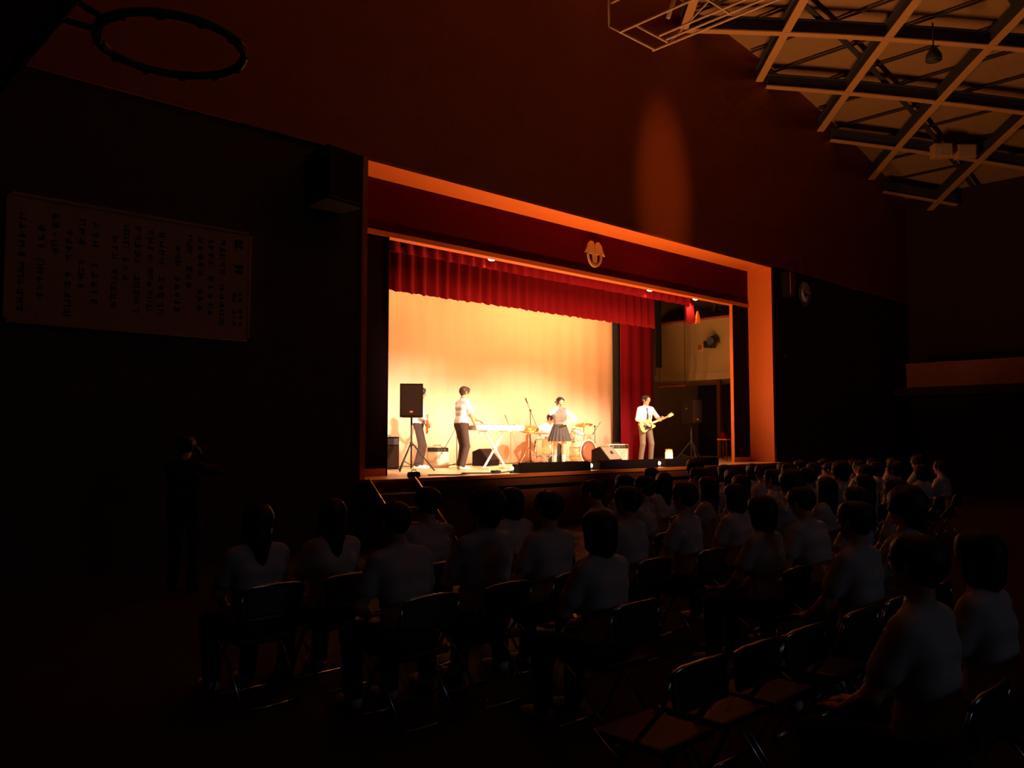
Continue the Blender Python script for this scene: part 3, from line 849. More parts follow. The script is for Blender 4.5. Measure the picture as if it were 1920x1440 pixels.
pa_speaker('black loudspeaker on a tripod right of the guitarist', (11.72, 1.8, 2.09), 0)

def combo_amp(label, loc, rz, d, body, front):
    t = thing('guitar_amplifier', label, 'amplifier', loc, rz, 'amplifiers on the stage')
    w_, dp, hh = d
    MB().bbox((0, 0, hh / 2), (w_, dp, hh), .015).build('cabinet', body, t)
    MB().span(-w_ * .46, w_ * .46, -dp / 2 - .012, -dp / 2, .04, hh * .72).build('speaker_cloth', front, t)
    MB().span(-w_ * .46, w_ * .46, -dp / 2 - .010, -dp / 2, hh * .76, hh * .95).build('control_panel', 'black_metal', t)
    for i in range(5): MB().cyl((-w_ * .3 + i * w_ * .15, -dp / 2 - .028, hh * .85), (-w_ * .3 + i * w_ * .15, -dp / 2 - .008, hh * .85), .012, n=10).build('knob', 'chrome', t)
    MB().tube([(-.09, 0, hh), (-.08, 0, hh + .03), (.08, 0, hh + .03), (.09, 0, hh)], .008, 6).build('handle', 'black_metal', t)
    return t
combo_amp('tall dark bass amplifier at the far left behind the flat', (2.62, 3.15, ZS), R(-20), (.46, .36, .68), 'black_paint', 'grille')
combo_amp('cream guitar amplifier between bass player and keyboard player', (4.10, 3.30, ZS), R(-30), (.50, .26, .46), 'cream_tolex', 'cream_tolex')
combo_amp('cream guitar amplifier in front of the dark red side curtain', (10.00, 3.0, ZS), R(-25), (.58, .27, .48), 'cream_tolex', 'grey_cloth')

def wedge(label, loc, rz, s=1.0, face='grille'):
    t = thing('floor_monitor', label, 'monitor', loc, rz, 'floor monitors')
    Mx = Matrix.Translation((-.29 * s, 0, 0)) @ Matrix(((0, 0, 1, 0), (1, 0, 0, 0), (0, 1, 0, 0), (0, 0, 0, 1)))
    MB().prism([(-.20 * s, 0), (.20 * s, 0), (.22 * s, .12 * s), (-.02 * s, .40 * s), (-.20 * s, .33 * s)], .58 * s, Mx).build('cabinet', 'black_paint', t)
    T = TR((0, .10 * s, .26 * s), R(-50 + 90 + 0))
    mb = MB(); mb.box((0, 0, 0), (.50 * s, .33 * s, .02), Matrix.Translation((0, .102 * s, .262 * s)) @ Matrix.Rotation(R(-49.4), 4, 'X'))
    mb.build('grille', face, t)
    MB().prism([(-.05, .03), (.05, .03), (0, -.05)], .02, Matrix.Translation((0, .115 * s, .275 * s)) @ Matrix.Rotation(R(-49.4), 4, 'X')).build('badge', 'black_metal', t)
    return t
wedge('black floor monitor behind the keyboard stand', (5.55, 3.3, ZS), R(200))
wedge('grey-faced floor monitor right of the bass drum near the stage edge', (7.62, 1.35, ZS), R(192), 1.12, 'monitor_face')

# keyboard on its X stand
t = thing('keyboard', 'white electronic keyboard on a white X stand', 'keyboard', (4.42, 1.68, 1.86), R(-4))
MB().bbox((0, 0, .055), (1.30, .33, .11), .03, None, 3).build('case', 'white_plastic', t)
for i in range(36):
    MB().span(-.575 + i * .032, -.545 + i * .032, .0, .15, .108, .122).build('white_key', 'white_plastic', t)
for i in range(36):
    if i % 7 in (0, 1, 3, 4, 5) and i < 35:
        MB().span(-.553 + i * .032, -.537 + i * .032, -.0, .095, .12, .132).build('black_key', 'key_black', t)
MB().span(-.5, .5, -.13, -.03, .108, .114).build('panel', 'white_metal', t)
t = thing('keyboard_stand', 'white crossed X stand under the keyboard', 'stand', (4.36, 1.68, ZS), R(-4))
for s in (-1, 1):
    MB().bbox((0, 0, 0), (.045, .03, .99), .008, TR((0, s * .02, .41), 0, s * R(36))).build('leg', 'white_metal', t)
    MB().span(s * .29 - .025, s * .29 + .025, -.20, .20, 0, .03).build('foot_bar', 'white_metal', t)
    MB().span(s * .29 - .025, s * .29 + .025, -.17, .17, .785, .81).build('support_arm', 'white_metal', t)
MB().cyl((0, -.05, .41), (0, .05, .41), .035, n=14).build('pivot', 'white_metal', t)

def mic_stand(label, loc, h, boom0, boom1, rz=0):
    t = thing('microphone_stand', label, 'microphone stand', loc, rz, 'boom microphone stands')
    MB().cyl((0, 0, .03), (0, 0, h), .010, n=10).build('pole', 'black_metal', t)
    for k in range(3):
        a = R(120 * k + 30); MB().tube([(0, 0, .09), (.26 * math.cos(a), .26 * math.sin(a), .01)], .009, 6).build('leg', 'black_metal', t)
    MB().cyl((-.02, 0, h), (.02, 0, h), .022, n=10).build('clutch', 'black_metal', t)
    MB().tube([boom0, boom1], .007, 6).build('boom', 'black_metal', t)
    b = Vector(boom0); d = (b - Vector(boom1)).normalized()
    m = MB().cyl(b, b + d * .13, .012, .02, 12).build('microphone', 'black_metal', t)
    MB().lathe([(.005, 0), (.024, .012), (.026, .03), (.015, .05), (.003, .055)], 12, Matrix.Translation(b + d * .12) @ d.to_track_quat('Z', 'Y').to_matrix().to_4x4()).build('head', 'chrome', t)
    return t
mic_stand('thin boom microphone stand behind the keyboard player', (4.42, 3.0, ZS), .93, (-.33, 0, .45), (.10, 0, 1.07))
mic_stand('tall boom microphone stand left of the drummer', (6.98, 3.25, ZS), 1.33, (-.10, 0, 1.50), (.30, -.05, .70))
mic_stand('boom microphone stand right of the bass drum', (9.05, 2.95, ZS), .95, (-.45, -.35, .78), (.35, .10, 1.07))

# drums
def drum(name, label, loc, r, depth, T, shell, head0, head1, legs=(), lugs=6):
    t = thing(name, label, 'drum', loc, 0, 'drum kit')
    MB().lathe([(r - .01, 0), (r, .005), (r, depth - .005), (r - .01, depth)], 32, T).build('shell', shell, t)
    MB().torus((0, 0, 0.01), r + .008, .012, T, 32, 8).build('hoop', 'chrome' if name != 'bass_drum' else 'drum_shell', t)
    MB().torus((0, 0, depth - .01), r + .008, .012, T, 32, 8).build('hoop', 'chrome' if name != 'bass_drum' else 'drum_shell', t)
    MB().lathe([(r - .012, depth + .001), (r * .5, depth + .004), (.004, depth + .005)], 32, T).build('head', head0, t)
    MB().lathe([(.004, -.005), (r * .5, -.004), (r - .012, -.001)], 32, T).build('head', head1, t)
    for i in range(lugs):
        a = 2 * math.pi * (i + .5) / lugs
        q = T @ Matrix.Translation((math.cos(a) * (r + .008), math.sin(a) * (r + .008), 0))
        MB().cyl((0, 0, .02), (0, 0, depth - .02), .007, n=6, T=q).build('lug', 'chrome', t)
    for a, b in legs:
        MB().tube([a, b], .010, 8).build('leg', 'chrome', t)
    return t
drum('bass_drum', 'white-shelled bass drum with dark reddish front head', (7.95, 2.20, ZS), .285, .42, TR((0, .42, .31), R(90)), 'drum_shell', 'bass_head', 'drum_head',
     [((-.27, .08, .24), (-.42, -.06, .01)), ((.27, .08, .24), (.42, -.06, .01))], 8)
drum('floor_tom', 'cream floor tom on legs left of the singer', (6.85, 2.62, ZS), .215, .40, TR((0, 0, .24)), 'drum_shell', 'drum_head', 'drum_head',
     [((math.cos(a) * .235, math.sin(a) * .235, .50), (math.cos(a) * .25, math.sin(a) * .25, .005)) for a in (0.5, 2.6, 4.7)])
drum('rack_tom', 'white tom mounted above the bass drum', (7.92, 2.62, ZS + .58), .17, .22, TR((0, 0, .03), R(28), R(6)), 'drum_shell', 'drum_head', 'drum_head', [((0, -.06, .02), (0, -.20, -.02))])
drum('snare_drum', 'shallow snare drum on a stand between tom and drummer', (7.35, 2.85, ZS), .18, .14, TR((0, 0, .55)), 'chrome', 'drum_head', 'drum_head',
     [((0, 0, .54), (0, 0, .25))] + [((0, 0, .26), (math.cos(a) * .24, math.sin(a) * .24, .005)) for a in (0.2, 2.3, 4.4)])
def cymbal(label, loc, h, r, tilt, ang, metal):
    t = thing('cymbal', label, 'cymbal', loc, 0, 'cymbals of the drum kit')
    MB().cyl((0, 0, .25), (0, 0, h), .011, n=10).build('stand_pole', 'chrome', t)
    for k in range(3):
        a = R(120 * k + 50); MB().tube([(0, 0, .42), (.28 * math.cos(a), .28 * math.sin(a), .01)], .010, 6).build('leg', 'chrome', t)
    T = Matrix.Translation((0, 0, h)) @ Matrix.Rotation(ang, 4, 'Z') @ Matrix.Rotation(tilt, 4, 'Y')
    MB().lathe([(r, 0), (r * .6, .022), (r * .22, .034), (r * .14, .056), (.012, .062), (.012, .056), (r * .13, .050), (r * .21, .028), (r * .6, .016), (r - .002, -.004)], 36, T).build('plate', metal, t)
    MB().cyl((0, 0, .05), (0, 0, .10), .012, n=8, T=T).build('wing_nut', 'chrome', t)
cymbal('brass crash cymbal left of the drummer', (6.70, 3.02, ZS), .86, .25, R(24), R(-134), 'brass')
cymbal('bright tilted ride cymbal right of the drums', (8.62, 2.95, ZS), .98, .23, R(14), R(-150), 'brass')
t = thing('drum_throne', 'round black drum stool under the drummer', 'stool', (7.52, 3.42, ZS), 0)
MB().lathe([(.14, .40), (.165, .41), (.17, .46), (.15, .48), (.02, .485)], 24).build('seat', 'black_paint', t)
MB().cyl((0, 0, .12), (0, 0, .41), .02).build('post', 'chrome', t)
for k in range(3):
    a = R(120 * k); MB().tube([(0, 0, .22), (.24 * math.cos(a), .24 * math.sin(a), .01)], .011, 6).build('leg', 'chrome', t)

def guitar(label, mw, body_mat, long=1.0, bass=False):
    t = thing('electric_guitar' if not bass else 'bass_guitar', label, 'guitar')
    t.matrix_world = mw
    out = [(-.20, -.02), (-.195, .07), (-.15, .135), (-.07, .155), (.0, .125), (.06, .115), (.12, .145), (.175, .135), (.185, .10), (.15, .06),
           (.15, -.035), (.20, -.06), (.235, -.10), (.20, -.13), (.12, -.135), (.04, -.115), (-.03, -.13), (-.10, -.165), (-.165, -.14), (-.195, -.08)][::-1]
    # smooth the outline
    for _ in range(2):
        q = []
        for i in range(len(out)):
            a, b = out[i], out[(i + 1) % len(out)]
            q += [(a[0] * .75 + b[0] * .25, a[1] * .75 + b[1] * .25), (a[0] * .25 + b[0] * .75, a[1] * .25 + b[1] * .75)]
        out = q
    MB().prism(out, .042, Matrix.Translation((0, 0, -.021))).build('body', body_mat, t)
    MB().prism([(-.10, -.12), (.11, -.12), (.13, -.05), (.12, .03), (.0, .045), (-.09, .02)], .004, Matrix.Translation((0, 0, .021))).build('pickguard', 'key_black' if not bass else 'white_plastic', t)
    L = .66 * long
    n = MB().prism([(.10, -.026), (L, -.021), (L, .021), (.10, .026)], .022, Matrix.Translation((0, 0, .010))).build('neck', 'guitar_maple', t)
    for i in range(12):
        x = .16 + (L - .17) * (1 - .9 ** (i + 1)) / (1 - .9 ** 13)
        MB().span(x - .002, x + .002, -.022, .022, .032, .034).build('fret', 'chrome', n)
    hs = MB().prism([(L, -.021), (L + .05, -.035), (L + .17, -.02), (L + .18, .02), (L + .10, .045), (L + .02, .03), (L, .021)], .016, Matrix.Translation((0, 0, .006))).build('headstock', 'guitar_maple', t)
    for i in range(4 if bass else 6):
        x = L + .035 + i * .024
        MB().cyl((x, .035, .014), (x, .065, .014), .007, n=8).build('tuner', 'chrome', hs)
    MB().span(-.115, -.085, -.035, .035, .021, .036).build('bridge', 'chrome', t)
    for x in (-.05, .07): MB().span(x - .014, x + .014, -.036, .036, .024, .033).build('pickup', 'chrome' if not bass else 'key_black', t)
    for i in range(4 if bass else 6):
        y = (-.015 + .03 * i / 3) if bass else (-.016 + .032 * i / 5)
        MB().cyl((-.10, y, .040), (L + .02, y * .9, .038), .0012, n=4).build('string', 'chrome', t)
    for x, y in ((-.12, -.09), (-.07, -.105)): MB().cyl((x, y, .021), (x, y, .037), .012, n=10).build('knob', 'chrome', t)
    return t
def gmat(ploc, prz, pos, a, fwd_tilt=0.0):
    """guitar matrix in front of a player: neck to the player's left and up by angle a"""
    c, s = math.cos(a), math.sin(a)
    L = Matrix(((-c, s, 0, pos[0]), (0, 0, 1, pos[1]), (s, c, 0, pos[2]), (0, 0, 0, 1)))
    return TR(ploc, 0, 0, prz) @ L

# ================================================================== THE BAND
def neck_pt(pos, a, x, z=0.0): return V(pos[0] - math.cos(a) * x, pos[1] + z, pos[2] + math.sin(a) * x)

# guitarist
gl, grz = (10.22, 2.2, ZS), face_dir(-.42, -.91)
gp, ga = (0.06, .185, .985), R(20)
nh = neck_pt(gp, ga, .50)
figm = figure('guitarist', .0095, 1.02, lean=2, head_yaw=22, head_pitch=-6, footL=(-.13, .02, .09), footR=(.13, -.02, .09), toeL=(-.35, 1, 0), toeR=(.35, 1, 0),
              handL=tuple(nh / 1.02 + V(.04, -.045, -.05)), handR=(.10, .235, 1.0), elbowL=(-.7, -.2, -.7), elbowR=(1, -.5, -.1),
              fingL=(-.5, .25, .8), palmL=(.1, 1, .2), curlL=1.2, fingR=(-.85, .15, -.45), palmR=(0, -1, 0), curlR=.7, sleeve='rolled', bottom='trousers_grey')
t = person('man in white shirt, dark tie and glasses playing a yellow electric guitar', gl, grz, figm)
J = figm[2]
mb = MB(); c = J['chest']; f = J['F']
top = c + J['S'] * .14 + f * .075; mid = c + f * .118 - J['S'] * .02; bot = c - J['S'] * .22 + f * .128
mb.tube([top, mid, bot], [.014, .020, .028], 6); mb.build('tie', 'key_black', t)
h0 = J['head']; fr = J['face']; rr = J['right']; up = J['up']
mb = MB()
for s in (-1, 1):
    cc = h0 + rr * s * .036 + fr * .108 + up * .012
    mb.tube([cc + rr * .03 * math.cos(q) + up * .02 * math.sin(q) for q in np.linspace(0, 2 * math.pi, 13)], .003, 5)
    mb.tube([cc + rr * s * .03, h0 + rr * s * .098 - fr * .01 + up * .02], .003, 5)
mb.tube([h0 + rr * -.008 + fr * .112 + up * .014, h0 + rr * .008 + fr * .112 + up * .014], .003, 5)
mb.build('glasses', 'key_black', t)
g = guitar('yellow electric guitar with black pickguard held by the guitarist', gmat(gl, grz, gp, ga), 'guitar_yellow')
MB().tube([(-.19, 0, -.01), (-.12, .20, -.10), (.10, .44, -.14), (.22, .42, -.16), (.20, .14, -.05)], .012, 6).build('strap', 'key_black', g)

# bass player behind the loudspeaker
bl, brz = (3.23, 2.85, ZS), face_dir(.80, -.60)
bp, ba = (0.05, .18, .93), R(18)
nh = neck_pt(bp, ba, .55)
figm = figure('bassist', .0105, 1.0, lean=3, head_yaw=8, head_pitch=-8, footL=(-.12, .05, .09), footR=(.13, -.03, .09),
              handL=tuple(nh + V(.04, -.045, -.05)), handR=(.10, .23, .95), elbowL=(-.7, -.2, -.7), elbowR=(1, -.5, -.1),
              fingL=(-.5, .25, .8), palmL=(.1, 1, .2), curlL=1.2, fingR=(-.85, .15, -.45), palmR=(0, -1, 0), curlR=.8, sleeve='rolled', bottom='trousers_brown', shoe='shoe_white')
person('man in white shirt and dark trousers with a bass, half hidden by the loudspeaker', bl, brz, figm)
g = guitar('reddish brown bass guitar held behind the left loudspeaker', gmat(bl, brz, bp, ba), 'guitar_red', 1.22, True)
MB().tube([(-.19, 0, -.01), (-.12, .20, -.10), (.10, .46, -.14), (.22, .44, -.16), (.20, .14, -.05)], .012, 6).build('strap', 'key_black', g)

# keyboard player
figm = figure('keyboardist', .0095, 1.0, lean=5, head_yaw=-12, head_pitch=-10, footL=(-.10, .03, .09), footR=(.12, -.05, .09),
              handL=(-.05, .50, .98), handR=(.27, .20, .86), elbowL=(-.8, -.3, -.7), elbowR=(.6, -.9, -.3), fingL=(0, 1, -.25), palmL=(0, -.2, -1), fingR=(0, .7, -.7), palmR=(-.6, 0, -.6), curl=.6,
              sleeve='short', bottom='trousers_brown', shoe='shoe_white', style='short', mats={'hair': 'hair_brown'})
person('man in white short-sleeved shirt with brown hair standing at the keyboard', (3.64, 1.92, ZS), face_dir(.96, -.12), figm)

# drummer, seated and bowed over the kit
figm = figure('drummer', .0105, 1.0, pelvis=(0, 0, .57), lean=26, head_yaw=14, head_pitch=-32, footL=(-.17, .46, .09), footR=(.19, .46, .09), knee=(0, .4, 1), knee_out=.35,
              handL=(-.22, .45, .75), handR=(.30, .40, .80), elbowL=(-.8, -.5, -.4), elbowR=(.9, -.4, -.4), fingL=(.2, 1, -.2), palmL=(0, -.1, -1), fingR=(-.2, 1, -.2), palmR=(0, -.1, -1), curl=1.5,
              sleeve='short', bottom='trousers_dark')
dl, drz = (7.52, 3.42, ZS - .04), face_dir(.10, -1)
person('drummer in white shirt bowed over the drums', dl, drz, figm)
for s, hp_ in ((-1, figm[2]['wristL']), (1, figm[2]['wristR'])):
    T = TR(dl, 0, 0, drz)
    a = T @ Vector(hp_ + V(0, .05, -.01)); b = T @ Vector(hp_ + V(-s * .10, .42, -.08))
    t = thing('drumstick', 'wooden drumstick in the drummer\'s %s hand' % ('left' if s < 0 else 'right'), 'drumstick', a)
    MB().tube([(0, 0, 0), (b - a) * .85, (b - a) * .97], [.008, .007, .004], 8).build('shaft', 'guitar_maple', t)
    MB().tube([(b - a) * .965, (b - a) * .985, b - a], [.004, .007, .004], 8).build('tip', 'guitar_maple', t)

# singer
sl, srz = (6.60, 1.9, ZS), face_dir(-.72, -.70)
figm = figure('singer', .0095, .925, lean=10, head_yaw=24, head_pitch=-12, footL=(-.10, .10, .09), footR=(.12, -.08, .09), toeL=(-.2, 1, 0),
              handR=(.05, .235, 1.46), handL=(-.20, .20, 1.10), elbowR=(.9, .1, -.7), elbowL=(-.9, -.4, -.3), fingR=(-.3, .2, .9), palmR=(-.7, -.6, 0), curlR=1.4, fingL=(.7, .6, -.3), palmL=(.2, -1, 0), curlL=.5,
              top='vest_grey', bottom='plaid', sleeve='long', sleeve_mat='shirt_white', bare_legs=True, sock='shoe_white', style='ponytail', slim=.9)
t = person('singer in grey vest and pleated dark skirt holding a microphone', sl, srz, figm)
J = figm[2]
mb = MB(); vs = []; fs = []
n = 72
for k, (zz, rx, ry) in enumerate(((1.04, .150, .118), (.96, .185, .155), (.80, .235, .205), (.62, .285, .255))):
    for i in range(n):
        a = 2 * math.pi * i / n
        pl = 1 + (.05 * (k / 3)) * (1 if (i // 2) % 2 else -1)
        vs.append((rx * math.cos(a) * pl * .925, (ry * math.sin(a) * pl + .02) * .925, zz * .925))
for k in range(3):
    for i in range(n):
        fs.append((k * n + i, k * n + (i + 1) % n, (k + 1) * n + (i + 1) % n, (k + 1) * n + i))
mb.add(vs, fs); sk = mb.build('skirt', 'plaid', t)
sk.modifiers.new('cloth_thickness', 'SOLIDIFY').thickness = .008
T = TR(sl, 0, 0, srz)
w0 = Vector(J['wristR'] * .925); mouth = Vector(J['head'] + J['face'] * .125 - J['up'] * .06)
hc = w0 + Vector((-.02, .03, .085))
d = (mouth - hc).normalized()
mt = thing('microphone', 'black hand microphone at the singer\'s mouth', 'microphone', T @ hc, srz)
MB().cyl(-d * .11, d * .05, .012, .017, 12).build('handle', 'black_metal', mt)
MB().lathe([(.012, 0), (.024, .012), (.026, .03), (.016, .05), (.003, .055)], 14, Matrix.Translation(d * .05) @ d.to_track_quat('Z', 'Y').to_matrix().to_4x4()).build('head', 'chrome', mt)

# cables lying on the stage floor
rnd = random.Random(4)
for (x0, x1, y0, lab) in ((1.5, 2.9, .15, 'thin black cable curling on the boards below the left loudspeaker'), (2.4, 4.9, .30, 'black cable winding on the boards in front of the keyboard'), (5.3, 8.9, .75, 'black cable lying on the boards before the singer and monitor')):
    pts = []
    n = 16
    for i in range(n + 1):
        t_ = i / n
        pts.append((x0 + (x1 - x0) * t_, y0 + .16 * math.sin(t_ * 9 + x0) + rnd.uniform(-.05, .05), ZS + .011))
    MB().tube(pts, .011, 6).build('cable', 'cable', label=lab, cat='cable')
t = thing('effects_pedal', 'small dark pedal box on the boards left of the first footlight', 'pedal', (2.95, .10, ZS))
MB().bbox((0, 0, .03), (.16, .12, .055), .01).build('casing', 'black_metal', t)
MB().cyl((0, -.03, .055), (0, -.03, .075), .018, n=12).build('switch', 'chrome', t)

# things in the right wing
t = thing('wing_stool', 'wooden stool with dark clutter beside the right flat', 'stool', (13.30, 1.75, ZS))
MB().bbox((0, 0, .60), (.32, .32, .04), .01).build('seat', 'trim_wood', t)
for sx in (-1, 1):
    for sy in (-1, 1): MB().tube([(sx * .12, sy * .12, .58), (sx * .15, sy * .15, 0)], .016, 6).build('leg', 'apron_wood', t)
t = thing('shoulder_bag', 'dark bag lying on the wing stool', 'bag', (13.30, 1.75, ZS + .62))
MB().bbox((0, 0, .09), (.26, .16, .18), .04, None, 3).build('pouch', 'velvet_dark', t)
MB().tube([(-.10, 0, .17), (-.06, 0, .26), (.06, 0, .26), (.10, 0, .17)], .010, 6).build('handle', 'key_black', t)
t = thing('loft_spotlight', 'black spotlight mounted on the cream loft wall in the wing', 'spotlight', (15.40, 3.42, 4.70))
MB().cyl((0.04, 0, .12), (-.50, -.18, .02), .15, .12, 16).build('barrel', 'black_metal', t)
MB().bbox((-.28, -.02, -.06), (.34, .26, .22), .02).build('lamp_box', 'black_metal', t)
MB().tube([(.09, -.16, .0), (-.2, -.26, .05), (-.2, .12, .12), (.09, .1, .0)], .012, 6).build('yoke', 'black_metal', t)
t = thing('wall_lamp', 'tiny reddish wall lamp left of the loft spotlight', 'lamp', (15.44, 3.98, 4.60))
MB().bbox((0, 0, 0), (.10, .10, .16), .015).build('cover', 'orange_paint', t)
MB().bbox((.045, 0, 0), (.03, .14, .20), .008).build('back_plate', 'white_metal', t)
t = thing('ledge_rail', 'thin wooden rail under the loft slab in the dark wing', 'rail', (14.9, 4.7, 3.36))
MB().bbox((0, 0, 0), (.05, 1.1, .05), .01).build('bar', 'trim_wood', t)
for y in (-.5, .5): MB().cyl((0, y, .02), (0, y, 4.62), .008, n=6).build('hanger', 'black_metal', t)

# ================================================================== FITTINGS ON THE FRONT WALL
SIGN = [(-2.47, [(4.56, 4.06), (3.92, 3.32)]), (-2.64, [(4.56, 4.15), (4.02, 3.42)]), (-2.79, [(4.55, 3.98), (3.82, 3.47)]), (-2.95, [(4.55, 4.26), (4.12, 3.78)]), (-3.11, [(4.38, 4.06), (3.94, 3.43)]),
        (-3.33, [(4.53, 4.05), (3.93, 3.37)]), (-3.48, [(4.54, 4.09), (4.03, 3.42)]), (-3.65, [(4.55, 4.04), (3.91, 3.36)]), (-3.8, [(4.54, 4.23), (4.12, 3.79)]), (-3.94, [(4.37, 4.04), (3.94, 3.41)]),
        (-4.18, [(4.54, 4.16), (3.99, 3.42)]), (-4.34, [(4.54, 4.17), (4.0, 3.61)]), (-4.49, [(4.37, 3.94), (3.83, 3.24)]), (-4.65, [(4.54, 4.0)]), (-4.81, [(4.38, 4.04), (3.95, 3.41)]), (-5.02, [(4.49, 3.92), (3.87, 3.26)]),
        (-2.28, [(3.81, 3.67), (3.58, 3.31)]), (-2.19, [(3.83, 3.68), (3.59, 3.32)])]
t = thing('song_board', 'wide pale wooden board with columns of vertical lettering on dark wall', 'sign', (-3.62, 0.0, 3.93))
MB().span(-1.55, 1.55, -.03, .055, -.78, .76).build('board', 'sign_board', t)
fr = MB()
for a, b, c, d in ((-1.58, 1.58, -.81, -.77), (-1.58, 1.58, .75, .79), (-1.58, -1.54, -.81, .79), (1.54, 1.58, -.81, .79)): fr.span(a, b, -.045, .05, c, d)
fr.build('frame', 'sign_board', t)
rnd = random.Random(12)
def glyph(mb, x, z, s):
    y0, y1 = -.034, -.030
    for _ in range(rnd.choice((2, 3, 3))):
        zz = z + rnd.uniform(-.4, .4) * s; l = rnd.uniform(.55, .95) * s
        mb.span(x - l / 2, x + l / 2, y0, y1, zz - .055 * s, zz + .055 * s)
    for _ in range(rnd.choice((1, 2, 2))):
        xx = x + rnd.uniform(-.35, .35) * s; l = rnd.uniform(.5, .95) * s
        mb.span(xx - .05 * s, xx + .05 * s, y0, y1, z - l / 2, z + l / 2)
for x, groups in SIGN:
    s = .075 if x > -2.3 else .098
    mb = MB()
    for z1, z0 in groups:
        k = max(1, round((z1 - z0) / (s * 1.12)))
        for i in range(k):
            glyph(mb, x + 3.62, z1 - (z1 - z0) * (i + .5) / k - 3.93, s)
    mb.build('lettering', 'ink', t, kind='stuff')
mb = MB()
for z in (4.51, 4.16): glyph(mb, -2.23 + 3.62, z - 3.93, .16); glyph(mb, -2.23 + 3.62, z - 3.93, .16)
mb.build('title_lettering', 'ink', t, kind='stuff')

t = thing('wall_loudspeaker', 'black loudspeaker high on the wall left of the stage opening', 'speaker', (-0.80, -.02, 5.30))
MB().prism([(-.36, -.62), (.36, -.50), (.30, .08), (-.30, .08)], .82, TR((0, 0, .0), 0, 0, R(0))).build('cabinet', 'black_paint', t)
MB().prism([(-.33, -.64), (.33, -.53), (.33, -.51), (-.33, -.615)], .74, Matrix.Translation((0, 0, .04))).build('grille', 'grille', t)
MB().span(-.05, .05, -.1, .08, .82, .98).build('bracket', 'black_metal', t)
t = thing('column_speaker', 'slim dark column speaker on the wall right of the stage opening', 'speaker', (13.62, 0.0, 5.55))
MB().bbox((0, -.12, .35), (.30, .26, .70), .02).build('cabinet', 'black_paint', t)
MB().span(-.13, .13, -.262, -.25, .04, .66).build('grille', 'gallery_face', t)
MB().span(-.04, .04, -.02, .055, .25, .45).build('bracket', 'black_metal', t)
t = thing('wall_clock', 'round pale wall clock on the dark wall right of the stage', 'clock', (14.84, 0.055, 5.80))
FA = TR((0, 0, 0), R(90))
MB().lathe([(.38, 0), (.38, .05), (.36, .06), (.35, .05), (.34, .04), (.004, .04)], 36, FA).build('case', 'frame_dark', t)
MB().lathe([(.345, .041), (.34, .046), (.004, .046)], 36, FA).build('dial', 'clock_face', t)
for k in range(12):
    a = R(30 * k); MB().box((.30 * math.cos(a), -.05, .30 * math.sin(a)), (.03, .01, .03)).build('hour_mark', 'ink', t)
MB().box((0, -.052, .07), (.025, .008, .20), TR((0, 0, 0), 0, R(-50))).build('hour_hand', 'ink', t)
MB().box((0, -.056, .11), (.018, .008, .28), TR((0, 0, 0), 0, R(100))).build('minute_hand', 'ink', t)
t = thing('wall_switch', 'tiny metal switch plate on the wall right of the stage', 'switch', (13.68, .05, 3.95))
MB().bbox((0, 0, 0), (.08, .03, .12), .006).build('plate', 'brass', t)
MB().bbox((0, -.02, 0), (.03, .02, .05), .004).build('toggle', 'clock_face', t)

# ================================================================== BASKETBALL FRAMES
t = thing('basketball_hoop', 'near basketball rim seen from below with board at upper left', 'basketball hoop', (-6.61, -8.75, 3.05))
MB().torus((0, 0, 0), .232, .014, None, 56, 10).build('rim', 'board_dark', t)
for a in (R(-44), R(136)):
    MB().torus((0, 0, 0), .232, .0165, None, 6, 10, a - .12, a + .12).build('rim_mark', 'orange_paint', t)  # orange ends paint in the glints of stage light on the rim
MB().tube([(-.39, -.10, .02), (-.24, -.05, .0), (-.20, .10, .0)], .011, 8).build('brace', 'board_dark', t)
MB().tube([(-.39, .10, .02), (-.24, .05, .0), (-.20, -.10, .0)], .011, 8).build('brace', 'board_dark', t)
MB().bbox((-.385, 0, .02), (.03, .22, .12), .005).build('mount_plate', 'board_dark', t)
MB().bbox((-.42, 0, .375), (.04, 1.80, 1.05), .008).build('backboard', 'board_dark', t)
for s in (-1, 1): MB().tube([(-.44, s * .4, .4), (-1.06, s * .4, .4)], .03, 8).build('arm', 'board_dark', t)
mb = MB()
for i in range(12):
    a = 2 * math.pi * i / 12
    mb.torus((.232 * math.cos(a), .232 * math.sin(a), -.016), .010, .003, None, 8, 5)
mb.build('net_loops', 'board_dark', t, kind='stuff')

t = thing('goal_frame', 'folded steel pipe frame hanging below the roof above the stage', 'frame', (4.05, -2.45, 8.8))
rails = [('rail', (-.49, .02, 0), (-.49, -6, 0)), ('rail', (-.41, -.30, .05), (-.41, -6, .05)), ('rail', (.20, -.30, 0.05), (.20, -6, .05)), ('rail', (.41, -.28, 0.05), (.41, -6, .05)), ('rail', (.50, .05, 0), (.50, -6, 0)),
         ('rail', (-.86, -.10, .35), (-.86, -6, .35)), ('rail', (.0, -1.2, .55), (.0, -6, .75))]
for nme, a, b in rails: MB().cyl(a, b, .022, n=8).build(nme, 'pipe', t)
for y, x0, x1, z in ((.0, -.80, .50, 0), (-.30, -.45, .47, .03), (-1.62, -.45, .47, .05), (-3.2, -.86, .5, .05), (-5.0, -.86, .5, .05)):
    MB().cyl((x0, y, z), (x1, y, z), .022, n=8).build('crossbar', 'pipe', t)
for x, y in ((-.80, 0), (-.86, -3.2), (.5, -3.2), (-.86, -5.9), (.5, -5.9)):
    MB().cyl((x, y, 0), (x, y, roof(4.05 + x) - 8.8 + .1), .016, n=8).build('upright', 'pipe', t)
MB().tube([(.5, -.3, 0), (.5, -3.2, 1.6)], .016, 8).build('diagonal', 'pipe', t)
